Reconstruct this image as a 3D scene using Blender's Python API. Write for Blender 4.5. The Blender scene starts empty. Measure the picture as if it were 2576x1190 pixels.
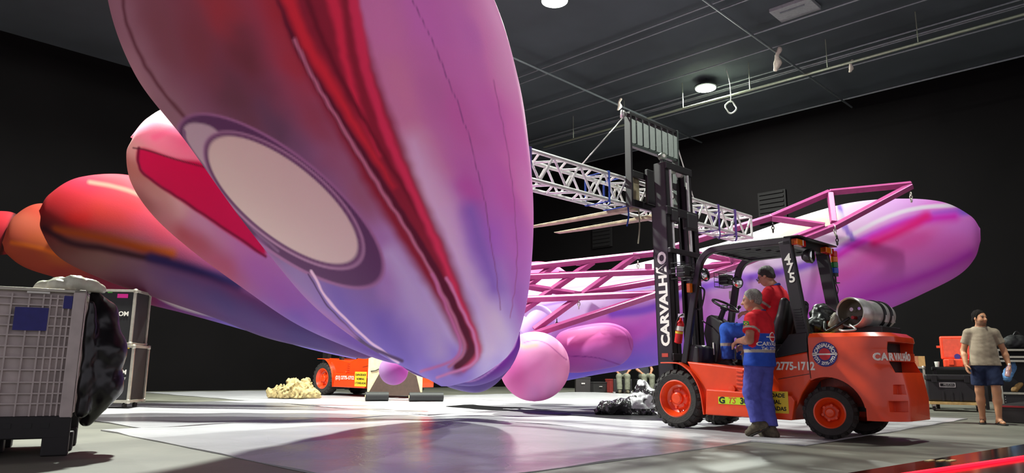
import bpy, bmesh, math, random
import numpy as np
from mathutils import Vector, Matrix
random.seed(7)
RNG = np.random.default_rng(7)
scn = bpy.context.scene
col = scn.collection
PI = math.pi

# ---------------------------------------------------------------- camera
FPX, CAM_H = 1800.0, 0.73
TH, PH = math.atan(335 / 1800.0), math.atan(0.01)
F = np.array([0, math.cos(TH), math.sin(TH)])
R0 = np.array([1.0, 0, 0]); U0 = np.array([0, -math.sin(TH), math.cos(TH)])
RV = math.cos(PH) * R0 + math.sin(PH) * U0
UV = -math.sin(PH) * R0 + math.cos(PH) * U0
CP = np.array([0, 0, CAM_H])
cam = bpy.data.cameras.new('camera'); camo = bpy.data.objects.new('camera', cam); col.objects.link(camo)
cam.sensor_fit = 'HORIZONTAL'; cam.sensor_width = 36.0; cam.lens = FPX / 2576 * 36.0; cam.clip_end = 200
m = Matrix.Identity(4)
for i in range(3):
    m[i][0], m[i][1], m[i][2], m[i][3] = RV[i], UV[i], -F[i], CP[i]
camo.matrix_world = m
scn.camera = camo

# ---------------------------------------------------------------- colour management, world
scn.view_settings.view_transform = 'Standard'
scn.view_settings.look = 'None'
scn.view_settings.gamma = 1.0
scn.view_settings.use_curve_mapping = False
scn.view_settings.exposure = 0.12
w = bpy.data.worlds.new('hall_gloom'); scn.world = w; w.use_nodes = True
bg = w.node_tree.nodes['Background']
bg.inputs[0].default_value = (0.75, 0.72, 0.8, 1); bg.inputs[1].default_value = 0.8

# ---------------------------------------------------------------- lamps of the hall: two seen, the others unseen and placed to match the light
RA = math.radians(45.6)                                     # the room's axis
RU = np.array([math.cos(RA), math.sin(RA), 0]); RW = np.array([-math.sin(RA), math.cos(RA), 0])
def room(u, w_, z=0.0): return RU * u + RW * w_ + np.array([0, 0, z])
def uw(p): return float(np.dot(p, RU)), float(np.dot(p, RW))
CEIL = 9.6
LAMPZ = 9.3
LAMPS = [  # x, y, watts
    (0.95, 15.58, 2050), (5.91, 20.79, 1900), (-6.0, 11.9, 3000), (6.6, 9.6, 560), (-10.5, 15.6, 200)]
for (x, y, p) in LAMPS:
    l = bpy.data.lights.new('highbay_light', 'AREA'); l.shape = 'DISK'; l.size = 0.42; l.energy = p
    l.color = (0.93, 1.0, 0.90)
    o = bpy.data.objects.new('highbay_light', l); col.objects.link(o); o.location = (x, y, LAMPZ - 0.03)

# ---------------------------------------------------------------- pixel helpers
def ray(x, y): return F + (x - 1288) / FPX * RV - (y - 595) / FPX * UV
def at(x, y, Y): d = ray(x, y); return CP + d * (Y / d[1])
def gnd(x, y, z=0.0): d = ray(x, y); return CP + d * ((z - CAM_H) / d[2])
def pixv(V):
    q = V - CP; z = q @ F
    return 1288 + FPX * (q @ RV) / z, 595 - FPX * (q @ UV) / z

# ---------------------------------------------------------------- materials
def lin(h):
    if not isinstance(h, str): return tuple(h) + (1,) if len(h) == 3 else tuple(h)
    h = h.lstrip('#'); c = [int(h[i:i + 2], 16) / 255 for i in (0, 2, 4)]
    return tuple((v / 12.92 if v <= .04045 else ((v + .055) / 1.055) ** 2.4) for v in c) + (1,)
MATS = {}
def mat(name, c, rough=.5, metal=0.0, var=.12, scale=14.0, bump=.0, bscale=60.0, spec=.5, emit=None, estr=0.0, alpha=1.0, trans=0.0, coat=0.0):
    if name in MATS: return MATS[name]
    M = bpy.data.materials.new(name); M.use_nodes = True; nt = M.node_tree; N = nt.nodes; b = N['Principled BSDF']
    c = lin(c)
    b.inputs['Roughness'].default_value = rough; b.inputs['Metallic'].default_value = metal
    b.inputs['Specular IOR Level'].default_value = spec
    b.inputs['Coat Weight'].default_value = coat
    if trans: b.inputs['Transmission Weight'].default_value = trans
    tc = N.new('ShaderNodeTexCoord')
    nz = N.new('ShaderNodeTexNoise'); nz.inputs['Scale'].default_value = scale; nz.inputs['Detail'].default_value = 4
    nt.links.new(tc.outputs['Object'], nz.inputs['Vector'])
    rp = N.new('ShaderNodeValToRGB')
    rp.color_ramp.elements[0].position = .3; rp.color_ramp.elements[1].position = .72
    rp.color_ramp.elements[0].color = tuple(v * (1 - var) for v in c[:3]) + (1,)
    rp.color_ramp.elements[1].color = tuple(min(1, v * (1 + var)) for v in c[:3]) + (1,)
    nt.links.new(nz.outputs['Fac'], rp.inputs['Fac']); nt.links.new(rp.outputs['Color'], b.inputs['Base Color'])
    if bump:
        n2 = N.new('ShaderNodeTexNoise'); n2.inputs['Scale'].default_value = bscale; n2.inputs['Detail'].default_value = 3
        nt.links.new(tc.outputs['Object'], n2.inputs['Vector'])
        bp = N.new('ShaderNodeBump'); bp.inputs['Strength'].default_value = bump; bp.inputs['Distance'].default_value = .02
        nt.links.new(n2.outputs['Fac'], bp.inputs['Height']); nt.links.new(bp.outputs['Normal'], b.inputs['Normal'])
    if emit:
        b.inputs['Emission Color'].default_value = lin(emit); b.inputs['Emission Strength'].default_value = estr
    MATS[name] = M
    return M
def attr_mat(name, rough=.45, bump=.12, bscale=90.0, sheen=0.0, spec=.5, transl=0.0):
    if name in MATS: return MATS[name]
    M = bpy.data.materials.new(name); M.use_nodes = True; nt = M.node_tree; N = nt.nodes; b = N['Principled BSDF']
    a = N.new('ShaderNodeAttribute'); a.attribute_name = 'print'
    tc = N.new('ShaderNodeTexCoord')
    nz = N.new('ShaderNodeTexNoise'); nz.inputs['Scale'].default_value = 220; nz.inputs['Detail'].default_value = 2
    nt.links.new(tc.outputs['Object'], nz.inputs['Vector'])
    mx = N.new('ShaderNodeMixRGB'); mx.blend_type = 'OVERLAY'; mx.inputs[0].default_value = .10
    nt.links.new(a.outputs['Color'], mx.inputs[1]); nt.links.new(nz.outputs['Fac'], mx.inputs[2])
    nt.links.new(mx.outputs[0], b.inputs['Base Color'])
    b.inputs['Roughness'].default_value = rough; b.inputs['Specular IOR Level'].default_value = spec
    b.inputs['Sheen Weight'].default_value = sheen
    n2 = N.new('ShaderNodeTexNoise'); n2.inputs['Scale'].default_value = bscale; n2.inputs['Detail'].default_value = 2
    nt.links.new(tc.outputs['Object'], n2.inputs['Vector'])
    bp = N.new('ShaderNodeBump'); bp.inputs['Strength'].default_value = bump; bp.inputs['Distance'].default_value = .01
    nt.links.new(n2.outputs['Fac'], bp.inputs['Height']); nt.links.new(bp.outputs['Normal'], b.inputs['Normal'])
    if transl:                                               # thin inflated cloth lets some light through
        tr_ = N.new('ShaderNodeBsdfTranslucent'); nt.links.new(mx.outputs[0], tr_.inputs['Color']); ms = N.new('ShaderNodeMixShader'); ms.inputs[0].default_value = transl
        nt.links.new(b.outputs[0], ms.inputs[1]); nt.links.new(tr_.outputs[0], ms.inputs[2]); nt.links.new(ms.outputs[0], N['Material Output'].inputs['Surface'])
    MATS[name] = M
    return M

# ---------------------------------------------------------------- object helpers
def tag(o, label=None, cat=None, group=None, kind=None):
    if label: o['label'] = label
    if cat: o['category'] = cat
    if group: o['group'] = group
    if kind: o['kind'] = kind
    return o
def thing(name, label, cat, loc=(0, 0, 0), rz=0.0, group=None):
    o = bpy.data.objects.new(name, None); col.objects.link(o); o.location = tuple(loc); o.rotation_euler = (0, 0, rz)
    o.empty_display_size = .2
    return tag(o, label, cat, group)
def meshobj(name, V, Fc, material, parent=None, smooth=False, colors=None, bevel=0.0, angle=None, loc=None):
    me = bpy.data.meshes.new(name)
    me.from_pydata([tuple(map(float, v)) for v in V], [], [tuple(map(int, f)) for f in Fc])
    me.validate(); me.update()
    if colors is not None:
        ca = me.color_attributes.new('print', 'FLOAT_COLOR', 'POINT')
        c4 = np.ones((len(V), 4), np.float32); c4[:, :3] = colors
        ca.data.foreach_set('color', c4.ravel())
    if smooth:
        me.polygons.foreach_set('use_smooth', [True] * len(me.polygons))
        if angle:
            try: me.set_sharp_from_angle(angle=angle)
            except Exception: pass
    if isinstance(material, (list, tuple)):
        for q in material: me.materials.append(q)
    elif material: me.materials.append(material)
    o = bpy.data.objects.new(name, me); col.objects.link(o)
    if parent: o.parent = parent
    if loc is not None: o.location = tuple(loc)
    if bevel:
        bv = o.modifiers.new('bevel', 'BEVEL'); bv.width = bevel; bv.segments = 2; bv.limit_method = 'ANGLE'; bv.angle_limit = math.radians(40)
    return o
def basis(d):
    d = np.array(d, float); d /= np.linalg.norm(d)
    a = np.array([0, 0, 1.0]) if abs(d[2]) < .9 else np.array([1.0, 0, 0])
    s = np.cross(a, d); s /= np.linalg.norm(s); t = np.cross(d, s)
    return d, s, t
class MB:
    def __init__(s): s.v = []; s.f = []
    def add(s, V, Fc):
        n = len(s.v); s.v += [tuple(p) for p in V]; s.f += [tuple(i + n for i in f) for f in Fc]; return s
    def box(s, lo, hi):
        x0, y0, z0 = lo; x1, y1, z1 = hi
        return s.add([(x0, y0, z0), (x1, y0, z0), (x1, y1, z0), (x0, y1, z0), (x0, y0, z1), (x1, y0, z1), (x1, y1, z1), (x0, y1, z1)],
                     [(0, 3, 2, 1), (4, 5, 6, 7), (0, 1, 5, 4), (1, 2, 6, 5), (2, 3, 7, 6), (3, 0, 4, 7)])
    def cbox(s, c, sz): return s.box([c[i] - sz[i] / 2 for i in range(3)], [c[i] + sz[i] / 2 for i in range(3)])
    def bar(s, a, b, w_, h_=None, up=None):                    # rectangular bar from a to b
        a = np.array(a, float); b = np.array(b, float); h_ = h_ or w_
        d, q, t = basis(b - a)
        if up is not None:
            t = np.array(up, float) - d * np.dot(up, d); t /= np.linalg.norm(t); q = np.cross(t, d)
        V = []
        for e in (a, b):
            for i, j in ((-1, -1), (1, -1), (1, 1), (-1, 1)): V.append(e + q * w_ / 2 * i + t * h_ / 2 * j)
        return s.add(V, [(0, 3, 2, 1), (4, 5, 6, 7), (0, 1, 5, 4), (1, 2, 6, 5), (2, 3, 7, 6), (3, 0, 4, 7)])
    def tube(s, P, r, n=10, caps=True, closed=False):
        P = [np.array(p, float) for p in P]; rr = r if hasattr(r, '__len__') else [r] * len(P)
        V = []; prev = None
        for i, p in enumerate(P):
            if closed: d = P[(i + 1) % len(P)] - P[i - 1]
            else: d = P[min(i + 1, len(P) - 1)] - P[max(i - 1, 0)]
            d = d / np.linalg.norm(d)
            if prev is None: _, q, t = basis(d)
            else:
                q = prev - d * np.dot(prev, d); q /= np.linalg.norm(q); t = np.cross(d, q)
            prev = q
            for k in range(n):
                a = 2 * PI * k / n; V.append(p + (q * math.cos(a) + t * math.sin(a)) * rr[i])
        Fc = []
        m_ = len(P)
        for i in range(m_ if closed else m_ - 1):
            for k in range(n):
                i2 = (i + 1) % m_
                Fc.append((i * n + k, i * n + (k + 1) % n, i2 * n + (k + 1) % n, i2 * n + k))
        if caps and not closed:
            Fc.append(tuple(range(n - 1, -1, -1))); Fc.append(tuple((m_ - 1) * n + k for k in range(n)))
        return s.add(V, Fc)
    def rod(s, a, b, r, n=10): return s.tube([a, b], r, n)
    def lathe(s, prof, c, axis, n=32, close=False, open0=False):            # prof: (along, radius)
        d, q, t = basis(axis); c = np.array(c, float); V = []; Fc = []
        for (z, r) in prof:
            for k in range(n):
                a = 2 * PI * k / n; V.append(c + d * z + (q * math.cos(a) + t * math.sin(a)) * r)
        m_ = len(prof)
        for i in range(m_ - 1 if not close else m_):
            for k in range(n):
                j = (i + 1) % m_
                Fc.append((i * n + k, i * n + (k + 1) % n, j * n + (k + 1) % n, j * n + k))
        if not close:
            if not open0: Fc.append(tuple(range(n - 1, -1, -1)))
            Fc.append(tuple((m_ - 1) * n + k for k in range(n)))
        return s.add(V, Fc)
    def prism(s, poly, y0, y1, fn=None):                        # polygon (x,z) extruded along y
        n = len(poly); fn = fn or (lambda x, y, z: (x, y, z))
        V = [fn(x, y0, z) for x, z in poly] + [fn(x, y1, z) for x, z in poly]
        return s.add(V, [tuple(range(n)), tuple(range(2 * n - 1, n - 1, -1))] + [(i, i + n, (i + 1) % n + n, (i + 1) % n) for i in range(n)])
    def plate(s, P, th, nrm=None):                              # thin plate from a planar polygon in 3D
        P = [np.array(p, float) for p in P]; n = len(P)
        if nrm is None:
            nrm = np.cross(P[1] - P[0], P[2] - P[0]); nrm = nrm / np.linalg.norm(nrm)
        nrm = np.array(nrm, float); V = P + [p + nrm * th for p in P]
        return s.add(V, [tuple(range(n - 1, -1, -1)), tuple(range(n, 2 * n))] + [(i, (i + 1) % n, (i + 1) % n + n, i + n) for i in range(n)])
    def build(s, name, material, parent=None, smooth=False, bevel=0.0, angle=None, fix=True):
        o = meshobj(name, s.v, s.f, material, parent, smooth, bevel=bevel, angle=angle)
        if fix:
            bm = bmesh.new(); bm.from_mesh(o.data); bmesh.ops.recalc_face_normals(bm, faces=bm.faces); bm.to_mesh(o.data); bm.free()
        return o
def structure(o): o['kind'] = 'structure'; return o
def text_mesh(name, s, size, material, parent, M, extrude=.001, align='CENTER', space=1.0, bold=.0, shear=0.0, xs=1.0):
    """M: 4x4 matrix that carries the text plane (x right, y up, z out) into the parent's frame"""
    c = bpy.data.curves.new(name, 'FONT'); c.body = s; c.size = size; c.extrude = extrude; c.align_x = align; c.align_y = 'CENTER'
    c.space_character = space; c.offset = bold; c.shear = shear; c.resolution_u = 3
    t = bpy.data.objects.new(name, c); col.objects.link(t)
    dg = bpy.context.evaluated_depsgraph_get(); dg.update()
    me = bpy.data.meshes.new_from_object(t.evaluated_get(dg)); me.name = name
    bpy.data.objects.remove(t)
    me.transform(M @ Matrix.Diagonal((xs, 1, 1, 1)))
    me.materials.clear(); me.materials.append(material)
    o = bpy.data.objects.new(name, me); col.objects.link(o); o.parent = parent
    return o
def frame_mat(o, x, y):
    x = Vector(x).normalized(); y = Vector(y); y = (y - x * y.dot(x)).normalized(); z = x.cross(y)
    M = Matrix.Identity(4)
    for i in range(3): M[i][0], M[i][1], M[i][2], M[i][3] = x[i], y[i], z[i], o[i]
    return M
def boolean_cut(o, cutters):
    for c in cutters:
        md = o.modifiers.new('cut', 'BOOLEAN'); md.operation = 'DIFFERENCE'; md.object = c; md.solver = 'EXACT'; c.parent = o.parent
    bpy.context.view_layer.update()
    dg = bpy.context.evaluated_depsgraph_get(); dg.update()
    me = bpy.data.meshes.new_from_object(o.evaluated_get(dg))
    o.modifiers.clear(); o.data = me
    for c in cutters: bpy.data.objects.remove(c)
    return o
def copy_tree(o, parent=None):
    c = o.copy(); col.objects.link(c); c.parent = parent
    for ch in list(o.children): copy_tree(ch, c)
    return c
def spline(P, n, closed=False):
    P = np.array(P, float); m_ = len(P); out = []
    if m_ == 2 and not closed:
        return np.array([P[0] + (P[1] - P[0]) * t for t in np.linspace(0, 1, n)])
    segs = m_ if closed else m_ - 1
    for t in np.linspace(0, segs, n, endpoint=not closed):
        i = min(int(t), segs - 1); u = t - i
        g = (lambda k: P[k % m_]) if closed else (lambda k: P[k] if 0 <= k < m_ else (2 * P[0] - P[1] if k < 0 else 2 * P[-1] - P[-2]))
        a, b, c, d = g(i - 1), g(i), g(i + 1), g(i + 2)
        out.append(.5 * (2 * b + (c - a) * u + (2 * a - 5 * b + 4 * c - d) * u * u + (3 * b - a - 3 * c + d) * u ** 3))
    return np.array(out)

# ---------------------------------------------------------------- implicit surfaces (for bodies, cloth, bags): smooth unions meshed by surface nets
class Field:
    def __init__(s, lo, hi, res):
        s.lo = np.array(lo, float); s.res = res; s.n = np.maximum(3, np.ceil((np.array(hi) - s.lo) / res).astype(int) + 1)
        s.d = np.full(s.n, 0.3, np.float32)
        s.ax = [s.lo[i] + np.arange(s.n[i]) * res for i in range(3)]
    def block(s, lo, hi):
        sl = []
        for i in range(3):
            a = int(np.clip(math.floor((lo[i] - s.lo[i]) / s.res), 0, s.n[i])); b = int(np.clip(math.ceil((hi[i] - s.lo[i]) / s.res) + 1, 0, s.n[i])); sl.append(slice(a, b))
        return tuple(sl)
    def pts(s, sl): return np.meshgrid(s.ax[0][sl[0]], s.ax[1][sl[1]], s.ax[2][sl[2]], indexing='ij')
    def smin(s, sl, d, k):
        a = s.d[sl]
        if k <= 0: s.d[sl] = np.minimum(a, d); return
        h_ = np.clip(.5 + .5 * (a - d) / k, 0, 1); s.d[sl] = a * (1 - h_) + d * h_ - k * h_ * (1 - h_)
    def cone(s, a, b, ra, rb, k=.02, flat=None, fdir=None, cut=False, cuta=False):      # rounded cone; flat<1 squashes along fdir
        a = np.array(a, float); b = np.array(b, float); mr = max(ra, rb) * (1 / (flat or 1) if flat and flat > 1 else 1) + k + 3 * s.res + .03
        sl = s.block(np.minimum(a, b) - mr, np.maximum(a, b) + mr)
        X, Y, Z = s.pts(sl)
        if X.size == 0: return s
        ab = b - a; L2 = max(ab @ ab, 1e-9)
        t = np.clip(((X - a[0]) * ab[0] + (Y - a[1]) * ab[1] + (Z - a[2]) * ab[2]) / L2, 0, 1)
        dx, dy, dz = X - a[0] - t * ab[0], Y - a[1] - t * ab[1], Z - a[2] - t * ab[2]
        if flat:
            f_ = np.array(fdir, float); f_ /= np.linalg.norm(f_)
            q = dx * f_[0] + dy * f_[1] + dz * f_[2]; e = (1 / flat - 1)
            dx, dy, dz = dx + f_[0] * q * e, dy + f_[1] * q * e, dz + f_[2] * q * e
        d = np.sqrt(dx * dx + dy * dy + dz * dz) - (ra + (rb - ra) * t)
        if flat: d = d * min(1, flat)
        if cut or cuta:
            L_ = math.sqrt(L2); pr = ((X - a[0]) * ab[0] + (Y - a[1]) * ab[1] + (Z - a[2]) * ab[2]) / L_
            if cut: d = np.maximum(d, pr - L_)
            if cuta: d = np.maximum(d, -pr)
        s.smin(sl, d.astype(np.float32), k); return s
    def chain(s, P, R, k=.02, **kw):
        for i in range(len(P) - 1): s.cone(P[i], P[i + 1], R[i], R[i + 1], k, **kw)
        return s
    def ell(s, c, r, k=.02, rot=None):                           # ellipsoid, rot: 3x3 columns are its axes
        c = np.array(c, float); r = np.array(r, float); mr = r.max() + k + 3 * s.res + .02
        sl = s.block(c - mr, c + mr); X, Y, Z = s.pts(sl)
        if X.size == 0: return s
        D = [X - c[0], Y - c[1], Z - c[2]]
        if rot is not None:
            Q = np.array(rot, float); D = [D[0] * Q[0, i] + D[1] * Q[1, i] + D[2] * Q[2, i] for i in range(3)]
        k0 = np.sqrt(sum((D[i] / r[i]) ** 2 for i in range(3))); k1 = np.sqrt(sum((D[i] / r[i] ** 2) ** 2 for i in range(3))) + 1e-6
        s.smin(sl, (k0 * (k0 - 1) / k1).astype(np.float32), k); return s
    def carve_ell(s, c, r, k=.01):
        c = np.array(c, float); r = np.array(r, float); mr = r.max() + k + 3 * s.res
        sl = s.block(c - mr, c + mr); X, Y, Z = s.pts(sl)
        k0 = np.sqrt(((X - c[0]) / r[0]) ** 2 + ((Y - c[1]) / r[1]) ** 2 + ((Z - c[2]) / r[2]) ** 2)
        d = ((k0 - 1) * r.min()).astype(np.float32); s.smax(sl, -d, k); return s
    def smax(s, sl, d, k):
        a = s.d[sl]
        if k <= 0: s.d[sl] = np.maximum(a, d); return
        h_ = np.clip(.5 - .5 * (a - d) / k, 0, 1); s.d[sl] = a * (1 - h_) + d * h_ + k * h_ * (1 - h_)
    def half(s, p, n, k=.0):                                     # keep the side n points away from
        n = np.array(n, float); n /= np.linalg.norm(n); sl = (slice(None),) * 3; X, Y, Z = s.pts(sl)
        s.smax(sl, ((X - p[0]) * n[0] + (Y - p[1]) * n[1] + (Z - p[2]) * n[2]).astype(np.float32), k); return s
    def noise(s, amp, freq, seed=0):                             # folds and crumples
        r = np.random.default_rng(seed); X, Y, Z = s.pts((slice(None),) * 3); a = np.zeros_like(s.d)
        for i in range(5):
            k = r.normal(size=3); k = k / np.linalg.norm(k) * freq * (1 + .7 * i); ph = r.uniform(0, 6.28)
            wv = np.sin(X * k[0] + Y * k[1] + Z * k[2] + ph + 1.3 * np.sin(.6 * freq * (X * k[1] - Z * k[0]) / freq + ph * 2))
            a += (1 - 2 * np.abs(wv)) / (1 + .7 * i)
        s.d += (amp * a).astype(np.float32); return s
    def wave(s, amp, k, ph=0.0):
        X, Y, Z = s.pts((slice(None),) * 3); s.d += (amp * np.sin(X * k[0] + Y * k[1] + Z * k[2] + ph)).astype(np.float32); return s
    def mesh(s):
        d = s.d.copy(); d[0], d[-1], d[:, 0], d[:, -1], d[:, :, 0], d[:, :, -1] = (.1,) * 6
        ins = d < 0; nx, ny, nz = s.n
        A = [ins[i:nx - 1 + i, j:ny - 1 + j, k:nz - 1 + k] for i in (0, 1) for j in (0, 1) for k in (0, 1)]
        cnt = sum(a.astype(np.int8) for a in A); act = (cnt > 0) & (cnt < 8)
        idx = np.full(act.shape, -1, np.int64); I, J, K = np.nonzero(act); idx[I, J, K] = np.arange(len(I))
        acc = np.zeros((len(I), 3)); num = np.zeros(len(I))
        corner = [(i, j, k) for i in (0, 1) for j in (0, 1) for k in (0, 1)]
        for a in range(8):
            for b in range(a + 1, 8):
                ca, cb = corner[a], corner[b]
                if sum(abs(ca[q] - cb[q]) for q in range(3)) != 1: continue
                da = d[I + ca[0], J + ca[1], K + ca[2]]; db = d[I + cb[0], J + cb[1], K + cb[2]]
                hit = (da < 0) != (db < 0); t = np.where(hit, da / np.where(hit, da - db, 1), 0)
                for q in range(3): acc[:, q] += np.where(hit, ca[q] + t * (cb[q] - ca[q]), 0)
                num += hit
        V = acc / np.maximum(num, 1)[:, None] + np.stack([I, J, K], 1); V = s.lo + V * s.res
        Q = []
        for ax in range(3):
            sl0 = [slice(1, -1)] * 3; sl1 = [slice(1, -1)] * 3
            sl0[ax] = slice(0, s.n[ax] - 1); sl1[ax] = slice(1, s.n[ax])
            a0, a1 = ins[tuple(sl0)], ins[tuple(sl1)]; e = a0 != a1
            p = np.array(np.nonzero(e)); flip = a0[e]
            off = [0 if q == ax else 1 for q in range(3)]; p = p + np.array(off)[:, None]
            b, c = (ax + 1) % 3, (ax + 2) % 3
            def cell(db, dc):
                q = p.copy(); q[b] -= db; q[c] -= dc; return idx[q[0], q[1], q[2]]
            f_ = np.stack([cell(1, 1), cell(0, 1), cell(0, 0), cell(1, 0)], 1); f_[~flip] = f_[~flip][:, ::-1]; Q.append(f_)
        Q = np.concatenate(Q); Q = Q[(Q >= 0).all(1)]
        return V, Q
    def build(s, name, material, parent=None, colors=None, smooth_it=1, keep_largest=False):
        V, Q = s.mesh()
        for _ in range(smooth_it):                                # light Laplacian to hide the grid
            acc = np.zeros_like(V); num = np.zeros(len(V))
            for i in range(4):
                a, b = Q[:, i], Q[:, (i + 1) % 4]
                np.add.at(acc, a, V[b]); np.add.at(num, a, 1); np.add.at(acc, b, V[a]); np.add.at(num, b, 1)
            V = V * .5 + .5 * acc / np.maximum(num, 1)[:, None]
        me = bpy.data.meshes.new(name)
        me.vertices.add(len(V)); me.vertices.foreach_set('co', V.astype(np.float32).ravel())
        me.loops.add(Q.size); me.loops.foreach_set('vertex_index', Q.ravel().astype(np.int32))
        me.polygons.add(len(Q)); me.polygons.foreach_set('loop_start', np.arange(0, Q.size, 4, dtype=np.int32))
        me.update(calc_edges=True); me.validate()
        me.polygons.foreach_set('use_smooth', [True] * len(me.polygons))
        if colors is not None:
            ca = me.color_attributes.new('print', 'FLOAT_COLOR', 'POINT'); c4 = np.ones((len(V), 4), np.float32)
            c4[:, :3] = colors(V) if callable(colors) else colors; ca.data.foreach_set('color', c4.ravel())
        if material: me.materials.append(material)
        o = bpy.data.objects.new(name, me); col.objects.link(o)
        if parent: o.parent = parent
        return o

# ================================================================ THE HALL
m_floor = mat('concrete_floor', '#605e55', .55, var=.25, scale=1.3, bump=.15, bscale=9)
m_black = mat('black_painted_wall', '#080607', .9, var=.2, scale=.6, spec=.1)
m_ceil = mat('dark_ceiling', '#3a4046', .8, var=.2, scale=.5)
def room_box(u0, u1, w0, w1, z0, z1):
    mb = MB(); c = [room(u, v, z) for z in (z0, z1) for (u, v) in ((u0, w0), (u1, w0), (u1, w1), (u0, w1))]
    return mb.add(c, [(0, 3, 2, 1), (4, 5, 6, 7), (0, 1, 5, 4), (1, 2, 6, 5), (2, 3, 7, 6), (3, 0, 4, 7)])
UMAX, WMAX = 23.5, 22.5
structure(room_box(-9, UMAX, -12, WMAX, -.2, 0).build('floor', m_floor))
structure(room_box(-9, UMAX, -12, WMAX, CEIL, CEIL + .2).build('ceiling', m_ceil))
structure(room_box(UMAX, UMAX + .2, -12, WMAX, 0, CEIL).build('wall_right', m_black))
structure(room_box(-9, UMAX, WMAX, WMAX + .2, 0, CEIL).build('wall_left', m_black))

# pipes and rails under the ceiling (each its own piece)
m_pipe = mat('ceiling_pipe_paint', '#7c8286', .5, .2)
def ceil_pt(px, py, z): d = ray(px, py); return CP + d * ((z - CAM_H) / d[2])
pipes = thing('ceiling_conduits', 'thin parallel conduits and rails crossing the dark ceiling', 'conduits', (0, 0, CEIL))
for i, (px, py, z, r) in enumerate([(1660, 60, 9.45, .02), (1560, 118, 9.45, .02), (1870, 95, 9.4, .025), (1800, 165, 9.4, .02), (1900, 192, 9.4, .025),
                        (1735, 345, 9.3, .03), (1700, 372, 9.3, .025), (1840, 369, 9.1, .03), (1750, 388, 9.1, .025), (2300, 240, 9.2, .025), (2400, 60, 9.4, .025), (2400, 95, 9.35, .025), (1500, 320, 9.4, .02)]):
    u, v = uw(ceil_pt(px, py, z))
    MB().rod(room(u, -10, z - CEIL), room(u, WMAX - .1, z - CEIL), r, 8).build('conduit', m_pipe, pipes, True)
for i, (px, py, z, r) in enumerate([(1950, 130, 9.2, .03), (1450, 217, 9.2, .03)]):
    u, v = uw(ceil_pt(px, py, z))
    MB().rod(room(-8, v, z - CEIL), room(UMAX - .1, v, z - CEIL), r, 8).build('conduit', m_pipe, pipes, True)
# the pale rail hanging beside the far lamp
u, v = uw(ceil_pt(1850, 237, 8.75))
rail = thing('lighting_rail', 'pale metal rail hanging under the ceiling beside the far lamp', 'rail', room(u, 0, 8.75))
m_rail = mat('pale_rail', '#9aa08c', .4, .5)
MB().rod((0, 0, 0) - RW * 3 + RW * 0, RW * 16.8, .035, 10).build('tube', m_rail, rail, True)
for q in np.arange(0, 16, 2.2):
    MB().rod(RW * q, RW * q + np.array([0, 0, CEIL - 8.75]), .012, 6).build('hanger', m_rail, rail)
# coil of cable hanging from the rail
q = ceil_pt(1838, 262, 8.45); cc = thing('cable_coil', 'small looped pale cable hanging from the ceiling rail', 'cable', q)
mb = MB()
mb.tube([np.array([.16 * math.cos(a), .05 * math.sin(3 * a), .17 * math.sin(a) - .1]) for a in np.linspace(0, 4 * PI, 40)], .022, 6)
mb.tube(spline([(0, 0, .05), (.02, 0, .3), (.0, 0, .7), (-.08, 0, 1.1)], 14), .012, 6)
mb.build('loop', mat('pale_cable', '#c8ccc0', .5), cc, True)
for (px, py, sc, nm) in [(1955, 148, 1.0, 'pale rag strip tied to the ceiling conduit below the vent'), (2140, 166, .55, 'small pale tape scrap stuck on the ceiling rail at right'), (1558, 262, .6, 'small pale tape tag hanging from the conduit above the mast')]:
    q = ceil_pt(px, py, 9.0); fl = Field((-.3, -.3, -.4), (.3, .3, .4), .025)
    fl.chain([(-.06 * sc, 0, -.3 * sc), (.02, .02, -.1 * sc), (-.01, 0, .08 * sc), (.08 * sc, 0, .27 * sc)], [.06 * sc, .1 * sc, .04 * sc, .07 * sc], .03); fl.noise(.006, 22, 3)
    t = thing('hanging_rag', nm, 'rag', q); fl.build('cloth', mat('rag_white', '#cfc4b4', .8), t)
# vents
def vent(px, py, Y, wd, hg, name, label, mt, slats=5):
    q = at(px, py, Y); t = thing(name, label, 'vent', q, math.atan2(RW[1], RW[0]))
    MB().box((-wd / 2, -.05, -hg / 2), (wd / 2, .05, hg / 2)).build('panel', mt, t, bevel=.01)
    for k in range(slats):
        z = -hg / 2 + hg * (k + .5) / slats
        MB().cbox((0, .07, z), (wd * .9, .04, hg / slats * .45)).build('slat', m_pipe, t)
q = ceil_pt(2000, 28, CEIL - .1); t = thing('ceiling_panel', 'pale square panel set in the dark ceiling near the top', 'panel', q, RA)
MB().box((-.36, -.5, 0), (.36, .5, .1)).build('panel', mat('panel_grey', '#8d9092', .6), t, bevel=.01)
MB().box((-.2, -.3, -.03), (-.16, .3, 0)).build('trim_strip', m_pipe, t)
def on_wall(px, py, wall='u'):
    d = ray(px, py); n = RU if wall == 'u' else RW; dist = UMAX if wall == 'u' else WMAX
    return CP + d * ((dist - .06 - CP @ n) / (d @ n))
m_vent = mat('vent_dark', '#100e0f', .8, spec=.15)
for (px, py, lab) in [(1943, 520, 'dark louvred vent high on the black wall behind the truss end'), (1515, 590, 'dark louvred vent on the black wall under the forks')]:
    q = on_wall(px, py); t = thing('wall_vent', lab, 'vent', q, math.atan2(RW[1], RW[0]), 'wall vents')
    wd, hg = 1.0, 1.1
    MB().box((-wd / 2, -.03, -hg / 2), (wd / 2, .03, hg / 2)).build('frame', m_vent, t, bevel=.01)
    for k in range(7): MB().cbox((0, .05, -hg / 2 + hg * (k + .5) / 7), (wd * .86, .05, .06)).build('slat', m_vent, t)
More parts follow.
